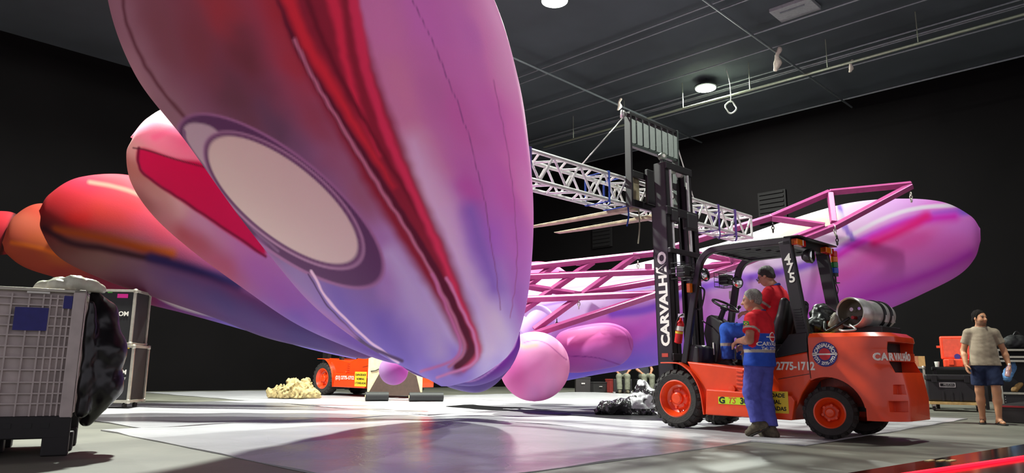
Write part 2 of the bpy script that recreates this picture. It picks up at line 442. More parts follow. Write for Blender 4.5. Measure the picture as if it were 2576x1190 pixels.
# two lamps that can be seen
m_house = mat('lamp_housing', '#3a3d40', .5, .5)
m_lens = mat('lamp_lens', '#ffffff', .3, emit='#f4ffe8', estr=30)
for (x, y, p), lab in zip(LAMPS[:2], ('bright round highbay lamp at the top edge of the hall ceiling', 'bright round highbay lamp above the raised forklift mast')):
    t = thing('highbay_lamp', lab, 'lamp', (x, y, LAMPZ), 0, 'highbay lamps')
    MB().lathe([(0, .31), (.02, .35), (.05, .35), (.08, .24), (.2, .16), (.22, .05), (.3, .05)], (0, 0, 0), (0, 0, 1), 28).build('housing', m_house, t, True, angle=.6)
    MB().lathe([(-.02, .305), (-.004, .305)], (0, 0, 0), (0, 0, 1), 28).build('lens', m_lens, t, True, angle=.6)

# ---------------------------------------------------------------- white plastic sheets on the floor
def sheet_mat(name, c, rough, bump):
    M = mat(name, c, rough, var=.06, scale=2.0); nt = M.node_tree; N = nt.nodes; b = N['Principled BSDF']
    tc = N.new('ShaderNodeTexCoord'); mp = N.new('ShaderNodeMapping'); mp.inputs['Scale'].default_value = (1, 1, 1); mp.inputs['Rotation'].default_value = (0, 0, .5)
    nt.links.new(tc.outputs['Object'], mp.inputs['Vector'])
    nz = N.new('ShaderNodeTexNoise'); nz.inputs['Scale'].default_value = 1.1; nz.inputs['Detail'].default_value = 5; nz.inputs['Distortion'].default_value = 1.6
    vo = N.new('ShaderNodeTexVoronoi'); vo.feature = 'DISTANCE_TO_EDGE'; vo.inputs['Scale'].default_value = 2.1
    ad = N.new('ShaderNodeMixRGB'); ad.inputs[0].default_value = .35
    nt.links.new(mp.outputs[0], nz.inputs['Vector'])
    wp = N.new('ShaderNodeMixRGB'); wp.blend_type = 'ADD'; wp.inputs[0].default_value = .9
    nt.links.new(mp.outputs[0], wp.inputs[1]); nt.links.new(nz.outputs['Color'], wp.inputs[2]); nt.links.new(wp.outputs[0], vo.inputs['Vector'])
    rp = N.new('ShaderNodeMath'); rp.operation = 'MINIMUM'; rp.inputs[1].default_value = .06; nt.links.new(vo.outputs['Distance'], rp.inputs[0])
    m2 = N.new('ShaderNodeMath'); m2.operation = 'MULTIPLY'; m2.inputs[1].default_value = -4.0; nt.links.new(rp.outputs[0], m2.inputs[0])
    nt.links.new(nz.outputs['Fac'], ad.inputs[1]); nt.links.new(m2.outputs[0], ad.inputs[2])
    bp = N.new('ShaderNodeBump'); bp.inputs['Strength'].default_value = bump; bp.inputs['Distance'].default_value = .05
    nt.links.new(ad.outputs[0], bp.inputs['Height']); nt.links.new(bp.outputs['Normal'], b.inputs['Normal'])
    return M
m_sheet = sheet_mat('white_plastic_sheet', '#b3b0b4', .24, .28)
m_bsheet = sheet_mat('black_plastic_sheet', '#141214', .3, .5)
def sheet(name, u0, u1, w0, w1, label, z=.004, seed=0, mt=None, cat='tarp', rag=.025):
    r = np.random.default_rng(seed); nu, nw = max(4, int((u1 - u0) / .22)), max(4, int((w1 - w0) / .22)); V = []; Fc = []
    eu = [np.cumsum(r.normal(0, rag * .35, nw + 1)) for _ in (0, 1)]; ew = [np.cumsum(r.normal(0, rag * .35, nu + 1)) for _ in (0, 1)]
    eu = [e - np.linspace(e[0], e[-1], len(e)) for e in eu]; ew = [e - np.linspace(e[0], e[-1], len(e)) for e in ew]
    for i in range(nu + 1):
        for j in range(nw + 1):
            s, t = i / nu, j / nw
            u = u0 + (u1 - u0) * s + eu[0][j] * (1 - s) + eu[1][j] * s; v = w0 + (w1 - w0) * t + ew[0][i] * (1 - t) + ew[1][i] * t
            hz = .004 * (math.sin(u * 5.1 + 2 * math.sin(v * 1.7 + seed)) + math.sin(v * 4.3 + 1.5 * math.sin(u * 2.3))) + .006
            V.append(room(u, v, z + max(0, hz)))
    for i in range(nu):
        for j in range(nw):
            a = i * (nw + 1) + j; Fc.append((a, a + nw + 1, a + nw + 2, a + 1))
    n = len(V); V2 = V + [np.array([p[0], p[1], z - .003]) for p in V]
    rim = []
    def edge(a, b): rim.append((a, b, b + n, a + n))
    for i in range(nu): edge(i * (nw + 1), (i + 1) * (nw + 1)); edge((i + 1) * (nw + 1) + nw, i * (nw + 1) + nw)
    for j in range(nw): edge(j + 1, j); edge(nu * (nw + 1) + j, nu * (nw + 1) + j + 1)
    o = meshobj(name, V2, Fc + rim, mt or m_sheet, None, True, angle=.8)
    return tag(o, label, cat, 'plastic sheets on the floor')
sheet('plastic_sheet', 2.75, 7.38, 3.66, 9.2, 'wrinkled white plastic sheet on the floor nearest the camera', seed=1)
sheet('plastic_sheet', 7.42, 13.95, 3.1, 9.05, 'white plastic sheet lying beneath the orange forklift', seed=2, z=.006)
sheet('plastic_sheet', 3.2, 7.38, 9.25, 15.2, 'white plastic sheet on the floor beside the black flight cases', seed=3, z=.008)
sheet('plastic_sheet', 7.42, 12.1, 9.1, 21.5, 'white plastic sheet under the hanging inflatable near the far orange forklift', seed=4, z=.009)
sheet('plastic_sheet', 12.13, 19.3, 9.1, 15.5, 'far white plastic sheet behind the pink ball', seed=5, z=.010)
P = [uw(gnd(*q)) for q in [(1100, 1000), (1660, 1068)]]
# black sheet strip beyond the white one
o_b = sheet('plastic_sheet', 9.2, 10.15, 5.75, 11.0, 'crumpled black plastic strip across the white sheets behind the front wheel', seed=9, z=.014, mt=m_bsheet, rag=.12)

# ---------------------------------------------------------------- stage lip with the red light bar, low platform at the right
a, b = gnd(2128, 1190, .06), gnd(2576, 1117, .06); d = (b - a) / np.linalg.norm(b - a); nrm = np.array([d[1], -d[0], 0])
a = a - d * 1.5; b = b + d * 2.5
m_gloss = mat('glossy_black_lip', '#1c1210', .12, var=.3, scale=3)
t = thing('stage_lip', 'glossy dark low stage edge with a red light bar at the lower right', 'stage edge', (0, 0, 0))
MB().plate([a - [0, 0, .06], b - [0, 0, .06], b + nrm * 1.3 - [0, 0, .06], a + nrm * 1.3 - [0, 0, .06]], .06, (0, 0, 1)).build('lip', m_gloss, t, bevel=.006)
c1, c2 = gnd(2305, 1190, .07), gnd(2576, 1150, .07); dd = (c2 - c1); 
MB().bar(c1 - dd * .8, c2 + dd * 1.2, .04, .02).build('light_bar', mat('red_led', '#ff2030', .4, emit='#ff0a22', estr=3), t, bevel=.004)
mb = MB()
for k in (2330, 2360, 2385):
    q = gnd(k, 1160, .062); mb.bar(q, q + d * .12, .035, .006)
mb.build('tape_mark', mat('cream_tape', '#b09a68', .6), t)
a = gnd(2512, 1063); t = thing('stage_platform', 'low black platform at the right behind the man', 'platform', a, RA)
MB().box((0, -2.2, 0), (2.6, 0, .27)).build('deck', mat('platform_black', '#191415', .5), t, bevel=.012)
MB().box((-.012, -2.2, .235), (0, 0, .262)).build('edge_trim', mat('red_trim', '#7a1820', .4), t)

# ================================================================ THE INFLATABLES: printed fabric lobes
m_fab = attr_mat('printed_fabric', .6, .10, 70, spec=.3, transl=.35)
def pnoise(x, y, s, seed):
    r = np.random.default_rng(seed); a = np.zeros_like(x)
    for i in range(6):
        th = r.uniform(0, 6.28); fr = (1 + .6 * i) / s; a += np.sin((x * math.cos(th) + y * math.sin(th)) * fr * 6.28 + r.uniform(0, 6.28) + 1.2 * np.sin((x * math.sin(th) - y * math.cos(th)) * fr * 3 + i)) / (1 + .5 * i)
    return a
def poly_dist(x, y, P):
    best = np.full(x.shape, 1e9); par = np.zeros(x.shape); n = len(P) - 1
    for i in range(n):
        a, b = P[i], P[i + 1]; ab = b - a; L2 = max(ab @ ab, 1e-6)
        t = np.clip(((x - a[0]) * ab[0] + (y - a[1]) * ab[1]) / L2, 0, 1)
        d = np.hypot(x - a[0] - t * ab[0], y - a[1] - t * ab[1]); k = d < best
        best = np.where(k, d, best); par = np.where(k, (i + t) / n, par)
    return best, par
def inside(x, y, P):
    r = np.zeros(x.shape, bool); n = len(P)
    for i in range(n):
        (x0, y0), (x1, y1) = P[i], P[(i + 1) % n]
        c = ((y0 > y) != (y1 > y)) & (x < (x1 - x0) * (y - y0) / (y1 - y0 + 1e-12) + x0); r ^= c
    return r
def paint(x, y, base, strokes, warp=8.0, seed=1, power=3.0, ts=None, fidx=None):
    xw = x + warp * pnoise(x, y, 260, seed); yw = y + warp * pnoise(x, y, 260, seed + 5)
    if ts is not None:                                        # blend in the lobe's own coordinates: along its length and across it
        T, W = ts; T = T + warp * pnoise(x, y, 260, seed); W = W + .6 * warp * pnoise(x, y, 260, seed + 5); nb = []
        for (px, py, h_) in base:
            k = fidx[np.argmin((x[fidx] - px) ** 2 + (y[fidx] - py) ** 2)]; nb.append((ts[0][k], ts[1][k], h_))
        xw, yw, base = T, W, nb
    num = np.zeros((len(x), 3)); den = np.zeros(len(x))
    for (px, py, h_) in base:
        w_ = 1 / (((xw - px) ** 2 + (yw - py) ** 2 + 400) ** (power / 2)); num += w_[:, None] * np.array(lin(h_)[:3]); den += w_
    c = num / den[:, None]
    for s in strokes:
        kind = s[0]
        if kind == 'line':                                   # points, width, colour, softness, width at the far end
            _, P, wd, h_, soft = s[:5]; we = s[5] if len(s) > 5 else wd
            Q = spline(P, max(12, len(P) * 6)); mn, mx = Q.min(0) - wd * 2 - 30, Q.max(0) + wd * 2 + 30
            k = np.nonzero((x > mn[0]) & (x < mx[0]) & (y > mn[1]) & (y < mx[1]))[0]
            if not len(k): continue
            d, t = poly_dist(x[k] + .25 * warp * pnoise(x[k], y[k], 120, seed + 3), y[k], Q); wv = wd + (we - wd) * t
            a = np.clip((wv / 2 + soft - d) / (soft * 2 + .5), 0, 1); a = a * a * (3 - 2 * a)
            c[k] = c[k] * (1 - a[:, None]) + np.array(lin(h_)[:3]) * a[:, None]
        elif kind == 'ell':                                   # cx, cy, half long, half short, degrees, colour, softness
            _, cx, cy, A, B, ang, h_, soft = s; ca, sa = math.cos(math.radians(ang)), math.sin(math.radians(ang))
            u, v = (x - cx) * ca + (y - cy) * sa, -(x - cx) * sa + (y - cy) * ca
            r = (np.sqrt((u / A) ** 2 + (v / B) ** 2) - 1) * min(A, B); a = np.clip(.5 - r / (2 * soft), 0, 1)[:, None]
            c = c * (1 - a) + np.array(lin(h_)[:3]) * a
        elif kind == 'poly':
            _, P, h_, soft = s; Q = spline(P, len(P) * 6, True); k = inside(x, y, Q)
            d, _t = poly_dist(x, y, np.vstack([Q, Q[:1]])); sd = np.where(k, -d, d); a = np.clip(.5 - sd / (2 * soft), 0, 1)[:, None]
            hc = np.array(lin(h_)[:3]); c = c * (1 - a) + hc * a
    return np.clip(c, 0.002, 1)
def lobe(name, parent, stations, nt, na, base, strokes, seed=1, warp=8.0, label=None, front=.66, power=3.0, pw=2.0, gain=1.2, sat=1.08, back=0.0, along=.45, comp=None):
    """stations: (Lx,Ly,Rx,Ry,depth,half_depth); an inflated body of elliptical section"""
    S = np.array(stations, float); S[:, 4] += back; S2 = spline(S, nt)
    V = []
    nf = int(na * front); ang = np.concatenate([np.linspace(PI, 2 * PI, nf, endpoint=False), np.linspace(0, PI, na - nf, endpoint=False)])
    for s in S2:
        L_, R_ = at(s[0], s[1], s[4]), at(s[2], s[3], s[4]); c = (L_ + R_) / 2; hx = (R_ - L_) / 2
        n = c - CP; n /= np.linalg.norm(n); hd = max(.002, s[5])
        cs, sn = np.cos(ang), np.sin(ang)
        sx = np.sign(cs) * np.abs(cs) ** (2 / pw); sy = np.sign(sn) * np.abs(sn) ** (2 / pw)
        V.append(c + sx[:, None] * hx + sy[:, None] * n * hd)
    V = np.concatenate(V); Fc = []
    I, J = np.meshgrid(np.arange(nt - 1), np.arange(na), indexing='ij'); J2 = (J + 1) % na
    Q = np.stack([I * na + J, I * na + J2, (I + 1) * na + J2, (I + 1) * na + J], -1).reshape(-1, 4)
    x, y = pixv(V); mid = (S2[:, :2] + S2[:, 2:4]) / 2; cum = np.concatenate([[0], np.cumsum(np.hypot(*np.diff(mid, axis=0).T))]); wid = np.hypot(S2[:, 2] - S2[:, 0], S2[:, 3] - S2[:, 1]) / 2
    T = np.repeat(cum, na) * along; Wd = (np.cos(ang)[None, :] * np.maximum(wid, 30)[:, None]).ravel(); fidx = np.nonzero(np.tile(np.sin(ang) <= 0, nt))[0]
    C = paint(x, y, base, strokes, warp, seed, power, (T, Wd), fidx)
    g = C.mean(1, keepdims=True); C = np.clip((g + (C - g) * sat) * gain, .002, .95); top = C.max(1, keepdims=True); C = C if comp is None else C / top * comp[0] * (1 - np.exp(-comp[1] * top / comp[0]))
    faces = [tuple(q) for q in Q.tolist()] + [tuple(range(na)), tuple(range(nt * na - 1, (nt - 1) * na - 1, -1))]
    o = meshobj(name, V, faces, m_fab, parent, True, colors=C)
    bm = bmesh.new(); bm.from_mesh(o.data); bmesh.ops.recalc_face_normals(bm, faces=bm.faces); bm.to_mesh(o.data); bm.free()
    if label: o['label'] = label
    return o
G = 1.0
base1 = [(300, 60, '#9a7480'), (340, 200, '#ac8890'), (420, 290, '#94727e'), (400, 60, '#85505a'), (500, 100, '#85444e'), (560, 30, '#a83a42'), (620, 150, '#743c46'), (600, 260, '#6c4452'),
         (700, 330, '#624860'), (760, 450, '#745678'), (850, 560, '#83608c'), (900, 700, '#8068a2'), (870, 780, '#6e5cac'), (960, 820, '#6c58b4'), (1000, 880, '#7460b8'), (950, 640, '#9470a8'),
         (1050, 780, '#a8a0c8'), (900, 480, '#966078'), (800, 300, '#94455a'), (740, 150, '#a83444'), (700, 20, '#a82836'), (960, 60, '#b878a6'), (1000, 200, '#b87e9c'), (1080, 60, '#b570b2'), (1100, 250, '#aa6c9e'),
         (1180, 80, '#b878b8'), (1220, 60, '#c888b8'), (1260, 150, '#d490b8'), (1150, 300, '#b262a2'), (1250, 300, '#bc70b4'), (1300, 350, '#cc78b8'), (1180, 480, '#aa50a0'), (1280, 500, '#b864b2'),
         (1050, 350, '#b87e98'), (1070, 480, '#c4aab6'), (1110, 560, '#c0b0cc'), (1150, 640, '#b49ccc'), (1200, 620, '#8868be'), (1240, 600, '#9e60bc'), (1300, 620, '#b26cba'), (1325, 480, '#d084ba'),
         (1200, 740, '#9890c8'), (1240, 800, '#d2d2de'), (1222, 870, '#d4d8de'), (1270, 760, '#a290cc'), (1305, 760, '#a266ba'), (1150, 900, '#8a7cc8'), (1080, 930, '#8c7ec6'), (1250, 905, '#7e70c6'), (1120, 820, '#c0bcd4'), (1090, 860, '#9a90cc'),
         (650, 560, '#705c80'), (760, 720, '#8a74a8'), (820, 800, '#8a70b0'), (900, 860, '#7e68b4'), (700, -200, '#a03040'), (400, -200, '#90505a'), (1100, -200, '#b070a8')]
def flank_light(x, y):                                        # light put into the print: right flank brightened, upper left dimmed
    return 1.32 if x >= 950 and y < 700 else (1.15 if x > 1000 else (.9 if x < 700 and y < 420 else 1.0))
base1 = [(x, y, tuple(min(.92, v * flank_light(x, y)) for v in lin(h_)[:3])) for (x, y, h_) in base1]
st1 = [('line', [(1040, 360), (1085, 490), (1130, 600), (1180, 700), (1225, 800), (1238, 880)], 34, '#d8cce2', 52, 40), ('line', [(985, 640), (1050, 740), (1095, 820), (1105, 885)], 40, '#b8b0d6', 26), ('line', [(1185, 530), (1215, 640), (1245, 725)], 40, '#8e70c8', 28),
       ('line', [(795, -80), (800, 0), (828, 100), (868, 200), (912, 300), (965, 415), (1025, 535), (1083, 645), (1130, 740), (1168, 825), (1188, 885), (1150, 928)], 215, '#8e1c36', 16, 24),
       ('line', [(690, -60), (740, 90), (800, 205), (870, 325), (945, 445), (1020, 560), (1080, 655), (1125, 735), (1165, 815), (1188, 880), (1150, 920)], 26, '#5c1430', 5, 22),
       ('line', [(705, -60), (765, 95), (850, 240), (920, 360), (990, 470)], 40, '#d21c34', 12, 4),
       ('line', [(820, -60), (850, 50), (868, 150), (905, 280), (955, 390)], 36, '#d8204a', 10, 6),
       ('line', [(760, -40), (820, 120), (880, 240), (960, 380), (1030, 500), (1090, 610), (1140, 720)], 14, '#70142c', 6, 8),
       ('line', [(880, -60), (900, 60), (925, 190), (965, 310), (1015, 430), (1065, 540), (1115, 650), (1155, 750), (1190, 835), (1205, 890), (1165, 930)], 30, '#d82a58', 8, 8),
       ('line', [(740, 100), (800, 215), (865, 325), (935, 440), (1005, 550), (1065, 650), (1110, 735), (1150, 815), (1168, 880), (1130, 922)], 9, '#c07a92', 4, 8),
       ('line', [(1085, 690), (1130, 790), (1158, 860), (1140, 905), (1060, 935)], 7, '#c878a8', 4),
       ('line', [(1125, 700), (1172, 800), (1200, 870), (1190, 915), (1100, 950)], 7, '#d890b8', 4),
       ('line', [(470, 300), (380, 190), (320, 60), (300, -60)], 8, '#5c2a38', 6),
       ('line', [(470, 300), (560, 350), (640, 410), (760, 500), (860, 590)], 10, '#5c3048', 6),
       ('ell', 706, 506, 322, 120, 38.6, '#9a6c98', 2), ('ell', 705, 505, 315, 113, 38.6, '#5a3560', 2), ('poly', [(462, 335), (480, 310), (530, 318), (560, 350), (540, 372), (560, 440), (600, 500), (560, 470), (500, 400)], '#b4a8b0', 4),
       ('line', [(465, 330), (470, 360), (500, 405), (560, 478), (640, 580), (700, 632)], 7, '#7a5a80', 3),
       ('ell', 714, 504, 248, 103, 38.8, '#a884a4', 2), ('ell', 713, 503, 243, 98, 38.8, '#6e4870', 2), ('ell', 712, 503, 230, 90, 38.8, '#cfc6b8', 2),
       ('line', [(782, 682), (830, 762), (900, 832), (960, 882), (1000, 912)], 7, '#e0c4d8', 2), ('line', [(775, 690), (822, 768), (890, 838), (950, 888)], 4, '#4a2c5c', 2),
       ('line', [(600, 560), (680, 655), (745, 735), (830, 808), (930, 872), (1010, 908)], 9, '#4c2a5c', 3), ('line', [(640, 615), (700, 690), (780, 775), (880, 850)], 30, '#a06ca8', 14),
       ('line', [(1035, 0), (1090, 110), (1150, 260), (1200, 420), (1235, 600), (1262, 780)], 2.5, '#8a5090', 1.5), ('line', [(1240, 200), (1285, 420), (1300, 640), (1285, 800)], 2.0, '#a05898', 1.5)]
sc_root = thing('inflatable_sculpture', 'giant inflatable of long marbled pink, purple and red lobes hanging over the floor', 'inflatable', (0, 0, 0))
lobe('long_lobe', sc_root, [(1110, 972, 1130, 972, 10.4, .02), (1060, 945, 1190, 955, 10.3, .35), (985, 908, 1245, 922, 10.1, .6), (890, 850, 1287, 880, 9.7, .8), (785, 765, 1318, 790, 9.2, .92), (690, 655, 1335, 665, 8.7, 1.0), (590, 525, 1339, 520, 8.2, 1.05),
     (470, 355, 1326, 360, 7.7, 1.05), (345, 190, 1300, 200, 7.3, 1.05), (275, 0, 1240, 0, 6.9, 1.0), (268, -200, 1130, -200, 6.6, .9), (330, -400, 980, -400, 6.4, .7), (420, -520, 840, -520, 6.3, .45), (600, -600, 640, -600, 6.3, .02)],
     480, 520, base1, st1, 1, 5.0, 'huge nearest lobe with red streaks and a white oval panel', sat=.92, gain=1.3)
base2 = [(405, 285, '#f0e4e2'), (380, 330, '#e4a0b4'), (450, 340, '#d05888'), (480, 370, '#dc90a8'), (330, 420, '#9a7464'), (325, 370, '#c8b8a8'), (400, 480, '#a08878'), (440, 505, '#c4bcb6'), (520, 560, '#b094b0'), (600, 620, '#a878ac'), (650, 680, '#9e6eac'), (560, 670, '#a05a72'), (480, 600, '#944c52'), (700, 740, '#9a6aac'), (800, 830, '#967abc'), (900, 880, '#8870b4'), (600, 400, '#c03868'), (350, 500, '#7e5a58'), (740, 800, '#7c6ab4')]
st2 = [('poly', [(352, 372), (440, 398), (520, 412), (580, 470), (640, 560), (668, 640), (600, 604), (500, 536), (400, 468), (352, 425)], '#b01650', 5), ('line', [(350, 372), (348, 412), (365, 440), (470, 512), (600, 598), (668, 645)], 7, '#6c1038', 3),
       ('line', [(335, 372), (370, 378), (440, 400), (520, 422)], 4, '#4a2030', 2), ('line', [(390, 345), (440, 330), (500, 360), (560, 420)], 16, '#e48aa8', 8)]
lobe('long_lobe', sc_root, [(328, 345, 335, 350, 11.0, .02), (372, 296, 318, 385, 11.0, .3), (440, 270, 330, 460, 11.05, .5), (560, 310, 385, 542, 11.1, .65), (680, 410, 480, 628, 11.15, .7), (790, 530, 610, 724, 11.2, .65), (890, 660, 740, 812, 11.2, .55), (985, 780, 870, 872, 11.1, .45), (1060, 880, 980, 912, 10.9, .25), (1090, 915, 1080, 918, 10.8, .02)],
     240, 260, base2, st2, 11, 4.0, 'lobe with a magenta inset panel behind the largest lobe')
base3 = [(130, 500, '#d8383e'), (220, 460, '#e03c58'), (300, 455, '#e84c58'), (180, 550, '#f82c28'), (260, 540, '#e84840'), (400, 560, '#e05068'), (480, 600, '#da6488'), (540, 650, '#c45c98'), (350, 520, '#e84850'), (115, 560, '#6a2c30'), (250, 640, '#b89e96'), (330, 660, '#b0909e'), (200, 620, '#8a5248'), (400, 690, '#9878ac'), (480, 720, '#8a70b0'), (560, 760, '#7a6cb4'), (640, 800, '#866eb4'), (760, 850, '#7a68b0'), (620, 720, '#a060a8')]
st3 = [('line', [(225, 458), (290, 470), (345, 488), (400, 510)], 10, '#c89888', 5), ('line', [(140, 578), (260, 600), (350, 622), (430, 640)], 18, '#e07030', 12, 30), ('line', [(110, 575), (180, 612), (260, 625), (350, 645), (420, 655)], 16, '#4e2232', 8), ('line', [(380, 648), (450, 668), (520, 688), (600, 715)], 26, '#40307c', 12)]
lobe('long_lobe', sc_root, [(98, 530, 102, 545, 12.6, .02), (125, 488, 104, 580, 12.6, .35), (200, 446, 150, 648, 12.6, .6), (330, 442, 262, 704, 12.6, .7), (450, 500, 400, 752, 12.5, .7), (570, 590, 540, 800, 12.4, .65), (690, 680, 670, 850, 12.3, .55), (810, 770, 800, 880, 12.2, .4), (910, 860, 905, 902, 12.1, .2), (940, 895, 940, 898, 12.0, .02)],
     220, 240, base3, st3, 21, 4.0, 'red lobe with an orange and dark blue band', back=.7, gain=.5)
base4 = [(100, 530, '#983a30'), (60, 560, '#b05c4a'), (30, 600, '#aa5040'), (80, 610, '#b85c38'), (150, 640, '#b06a38'), (60, 640, '#984838'), (150, 680, '#8a3838'), (250, 720, '#7a3044'), (330, 745, '#80345c'), (300, 700, '#8a3440'), (600, 815, '#7868ac'), (700, 855, '#786ab4'), (450, 780, '#7a4a88'), (420, 720, '#844874')]
st4 = [('poly', [(352, 708), (400, 712), (470, 742), (530, 775), (566, 800), (500, 790), (430, 768), (380, 738)], '#c4c4bc', 3), ('line', [(30, 610), (100, 625), (180, 650)], 10, '#d87838', 6)]
lobe('long_lobe', sc_root, [(5, 610, 8, 618, 13.6, .02), (35, 545, 18, 640, 13.6, .35), (110, 512, 70, 676, 13.6, .55), (230, 560, 190, 712, 13.5, .65), (360, 640, 330, 755, 13.4, .6), (500, 720, 470, 790, 13.3, .5), (640, 790, 620, 832, 13.2, .4), (780, 850, 770, 876, 13.1, .3), (900, 898, 895, 904, 13.0, .1)],
     160, 180, base4, st4, 31, 4.0, 'dark red lobe low behind the crate', back=.9)
lobe('long_lobe', sc_root, [(-160, 560, -158, 575, 15.0, .02), (-100, 525, -105, 615, 15.0, .35), (-20, 530, -20, 640, 15.0, .5), (36, 536, 20, 640, 15, .45), (80, 570, 70, 640, 15, .2), (95, 600, 95, 605, 15, .02)],
     60, 80, [(0, 560, '#a83038'), (20, 600, '#7a1c24'), (-50, 580, '#a03038')], [('line', [(40, 535), (20, 580), (0, 640)], 14, '#3a1416', 5)], 41, 3.0, 'dull red lobe at the left edge of the picture')
# underside fold along the tip of the largest lobe
bf = [(1010, 920, '#7a4a90'), (1100, 955, '#7a68a8'), (1180, 965, '#8a78b4'), (1260, 910, '#8a3a98'), (1300, 850, '#7a3aa0'), (1200, 975, '#6a5a98')]
lobe('fold', sc_root, [(1000, 905, 1002, 915, 10.9, .02), (1080, 930, 1050, 945, 10.9, .15), (1160, 930, 1140, 968, 10.9, .25), (1225, 910, 1210, 968, 10.9, .25), (1275, 870, 1275, 935, 10.8, .2), (1302, 830, 1306, 880, 10.7, .08), (1308, 835, 1308, 840, 10.7, .01)],
     50, 50, bf, [('line', [(1010, 915), (1120, 950), (1200, 955), (1280, 890), (1305, 840)], 5, '#d8b0d8', 2)], 51, 2.0, 'gathered purple fold under the lobe tip')
lobe('fold', sc_root, [(1100, 950, 1100, 960, 11.6, .02), (1150, 945, 1140, 978, 11.6, .15), (1200, 940, 1200, 988, 11.6, .2), (1250, 930, 1245, 968, 11.6, .15), (1285, 915, 1285, 925, 11.6, .02)], 30, 30, [(1180, 970, '#6a5a90'), (1250, 940, '#6a5088')], [], 52, 2.0)
def ball(name, parent, px, py, rpx, Y, base, strokes, seed, label=None):
    st = []
    r = rpx * Y / FPX
    for k in range(13):
        a = -PI / 2 + PI * k / 12; st.append((px - rpx * math.cos(a) - .01, py + rpx * math.sin(a), px + rpx * math.cos(a) + .01, py + rpx * math.sin(a), Y, r * math.cos(a)))
    return lobe(name, parent, st, 70, 110, base, strokes, seed, 3.0, label)
ball('ball_lobe', sc_root, 1345, 922, 88, 12.4, [(1345, 850, '#e0b0c8'), (1400, 880, '#dc98c0'), (1420, 930, '#e0a8c8'), (1290, 880, '#d88ab0'), (1345, 930, '#d088b8'), (1300, 960, '#c070a8'), (1345, 990, '#b088b8'), (1290, 920, '#b04a90'), (1390, 980, '#b898c0')],
     [('line', [(1262, 900), (1300, 870), (1360, 858), (1425, 905)], 2.5, '#a05890', 1.2), ('line', [(1300, 862), (1320, 872), (1350, 868)], 10, '#f0a890', 8)], 61, 'round pink ball at the lobe tip')
ball('ball_lobe', sc_root, 990, 932, 37, 12.6, [(990, 910, '#c860b0'), (1010, 930, '#a84898'), (975, 945, '#805890'), (990, 960, '#7a5a90'), (960, 920, '#b8a0c0')], [], 62, 'small pink ball below the lobe tip')

# ---------------------------------------------------------------- the wing on its steel frame
wing = thing('inflatable_wing', 'long lilac and magenta inflatable wing hanging under a pink steel frame', 'inflatable', (0, 0, 0))
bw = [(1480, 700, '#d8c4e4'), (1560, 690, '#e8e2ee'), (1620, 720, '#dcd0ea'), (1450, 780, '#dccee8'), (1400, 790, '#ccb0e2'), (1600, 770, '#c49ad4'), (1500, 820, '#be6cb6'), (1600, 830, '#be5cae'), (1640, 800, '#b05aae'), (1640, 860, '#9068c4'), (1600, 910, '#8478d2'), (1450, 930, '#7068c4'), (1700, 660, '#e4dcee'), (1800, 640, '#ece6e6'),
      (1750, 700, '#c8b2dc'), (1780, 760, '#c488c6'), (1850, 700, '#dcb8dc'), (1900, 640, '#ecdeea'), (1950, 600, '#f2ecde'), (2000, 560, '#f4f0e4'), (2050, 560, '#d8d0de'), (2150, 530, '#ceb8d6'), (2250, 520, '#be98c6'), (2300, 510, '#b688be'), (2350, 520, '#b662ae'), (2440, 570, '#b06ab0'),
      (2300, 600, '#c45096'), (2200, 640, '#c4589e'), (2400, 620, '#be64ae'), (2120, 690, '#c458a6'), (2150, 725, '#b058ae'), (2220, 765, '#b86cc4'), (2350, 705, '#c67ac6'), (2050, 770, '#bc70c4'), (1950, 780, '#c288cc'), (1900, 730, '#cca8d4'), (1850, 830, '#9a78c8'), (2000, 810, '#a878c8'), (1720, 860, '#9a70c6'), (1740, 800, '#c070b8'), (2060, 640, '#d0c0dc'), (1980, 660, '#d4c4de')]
sw = [('line', [(2440, 530), (2340, 545), (2250, 570), (2150, 612), (2060, 655), (1980, 680), (1850, 705), (1740, 730), (1640, 775), (1540, 790)], 22, '#7c58b0', 8), ('line', [(2420, 515), (2300, 525), (2200, 560), (2110, 608), (2020, 645)], 9, '#ece4f0', 4),
      ('line', [(2400, 545), (2300, 556), (2230, 580), (2160, 614), (2100, 650)], 24, '#a83494', 14), ('line', [(2330, 545), (2270, 580), (2200, 610)], 22, '#d0307c', 12), ('line', [(2440, 640), (2340, 690), (2230, 728), (2120, 765), (2040, 790)], 26, '#9c409e', 18), ('line', [(2110, 515), (2120, 560), (2145, 600)], 16, '#6a5490', 3),
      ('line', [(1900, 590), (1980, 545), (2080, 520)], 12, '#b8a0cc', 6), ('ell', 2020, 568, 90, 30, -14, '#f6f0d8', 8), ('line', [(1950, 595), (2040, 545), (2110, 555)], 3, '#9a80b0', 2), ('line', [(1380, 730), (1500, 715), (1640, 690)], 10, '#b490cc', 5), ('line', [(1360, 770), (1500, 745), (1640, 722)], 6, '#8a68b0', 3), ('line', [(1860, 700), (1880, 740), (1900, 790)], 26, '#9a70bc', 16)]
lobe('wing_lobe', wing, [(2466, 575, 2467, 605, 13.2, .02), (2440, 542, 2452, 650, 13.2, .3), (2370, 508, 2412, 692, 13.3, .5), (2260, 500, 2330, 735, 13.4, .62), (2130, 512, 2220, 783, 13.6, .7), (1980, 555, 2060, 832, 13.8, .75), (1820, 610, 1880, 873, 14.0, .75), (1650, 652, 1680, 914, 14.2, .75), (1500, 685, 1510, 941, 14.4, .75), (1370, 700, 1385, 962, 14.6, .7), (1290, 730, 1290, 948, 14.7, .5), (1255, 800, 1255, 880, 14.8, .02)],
     300, 260, bw, sw, 71, 4.0, gain=1.0, sat=1.1, comp=(.68, 2.9))
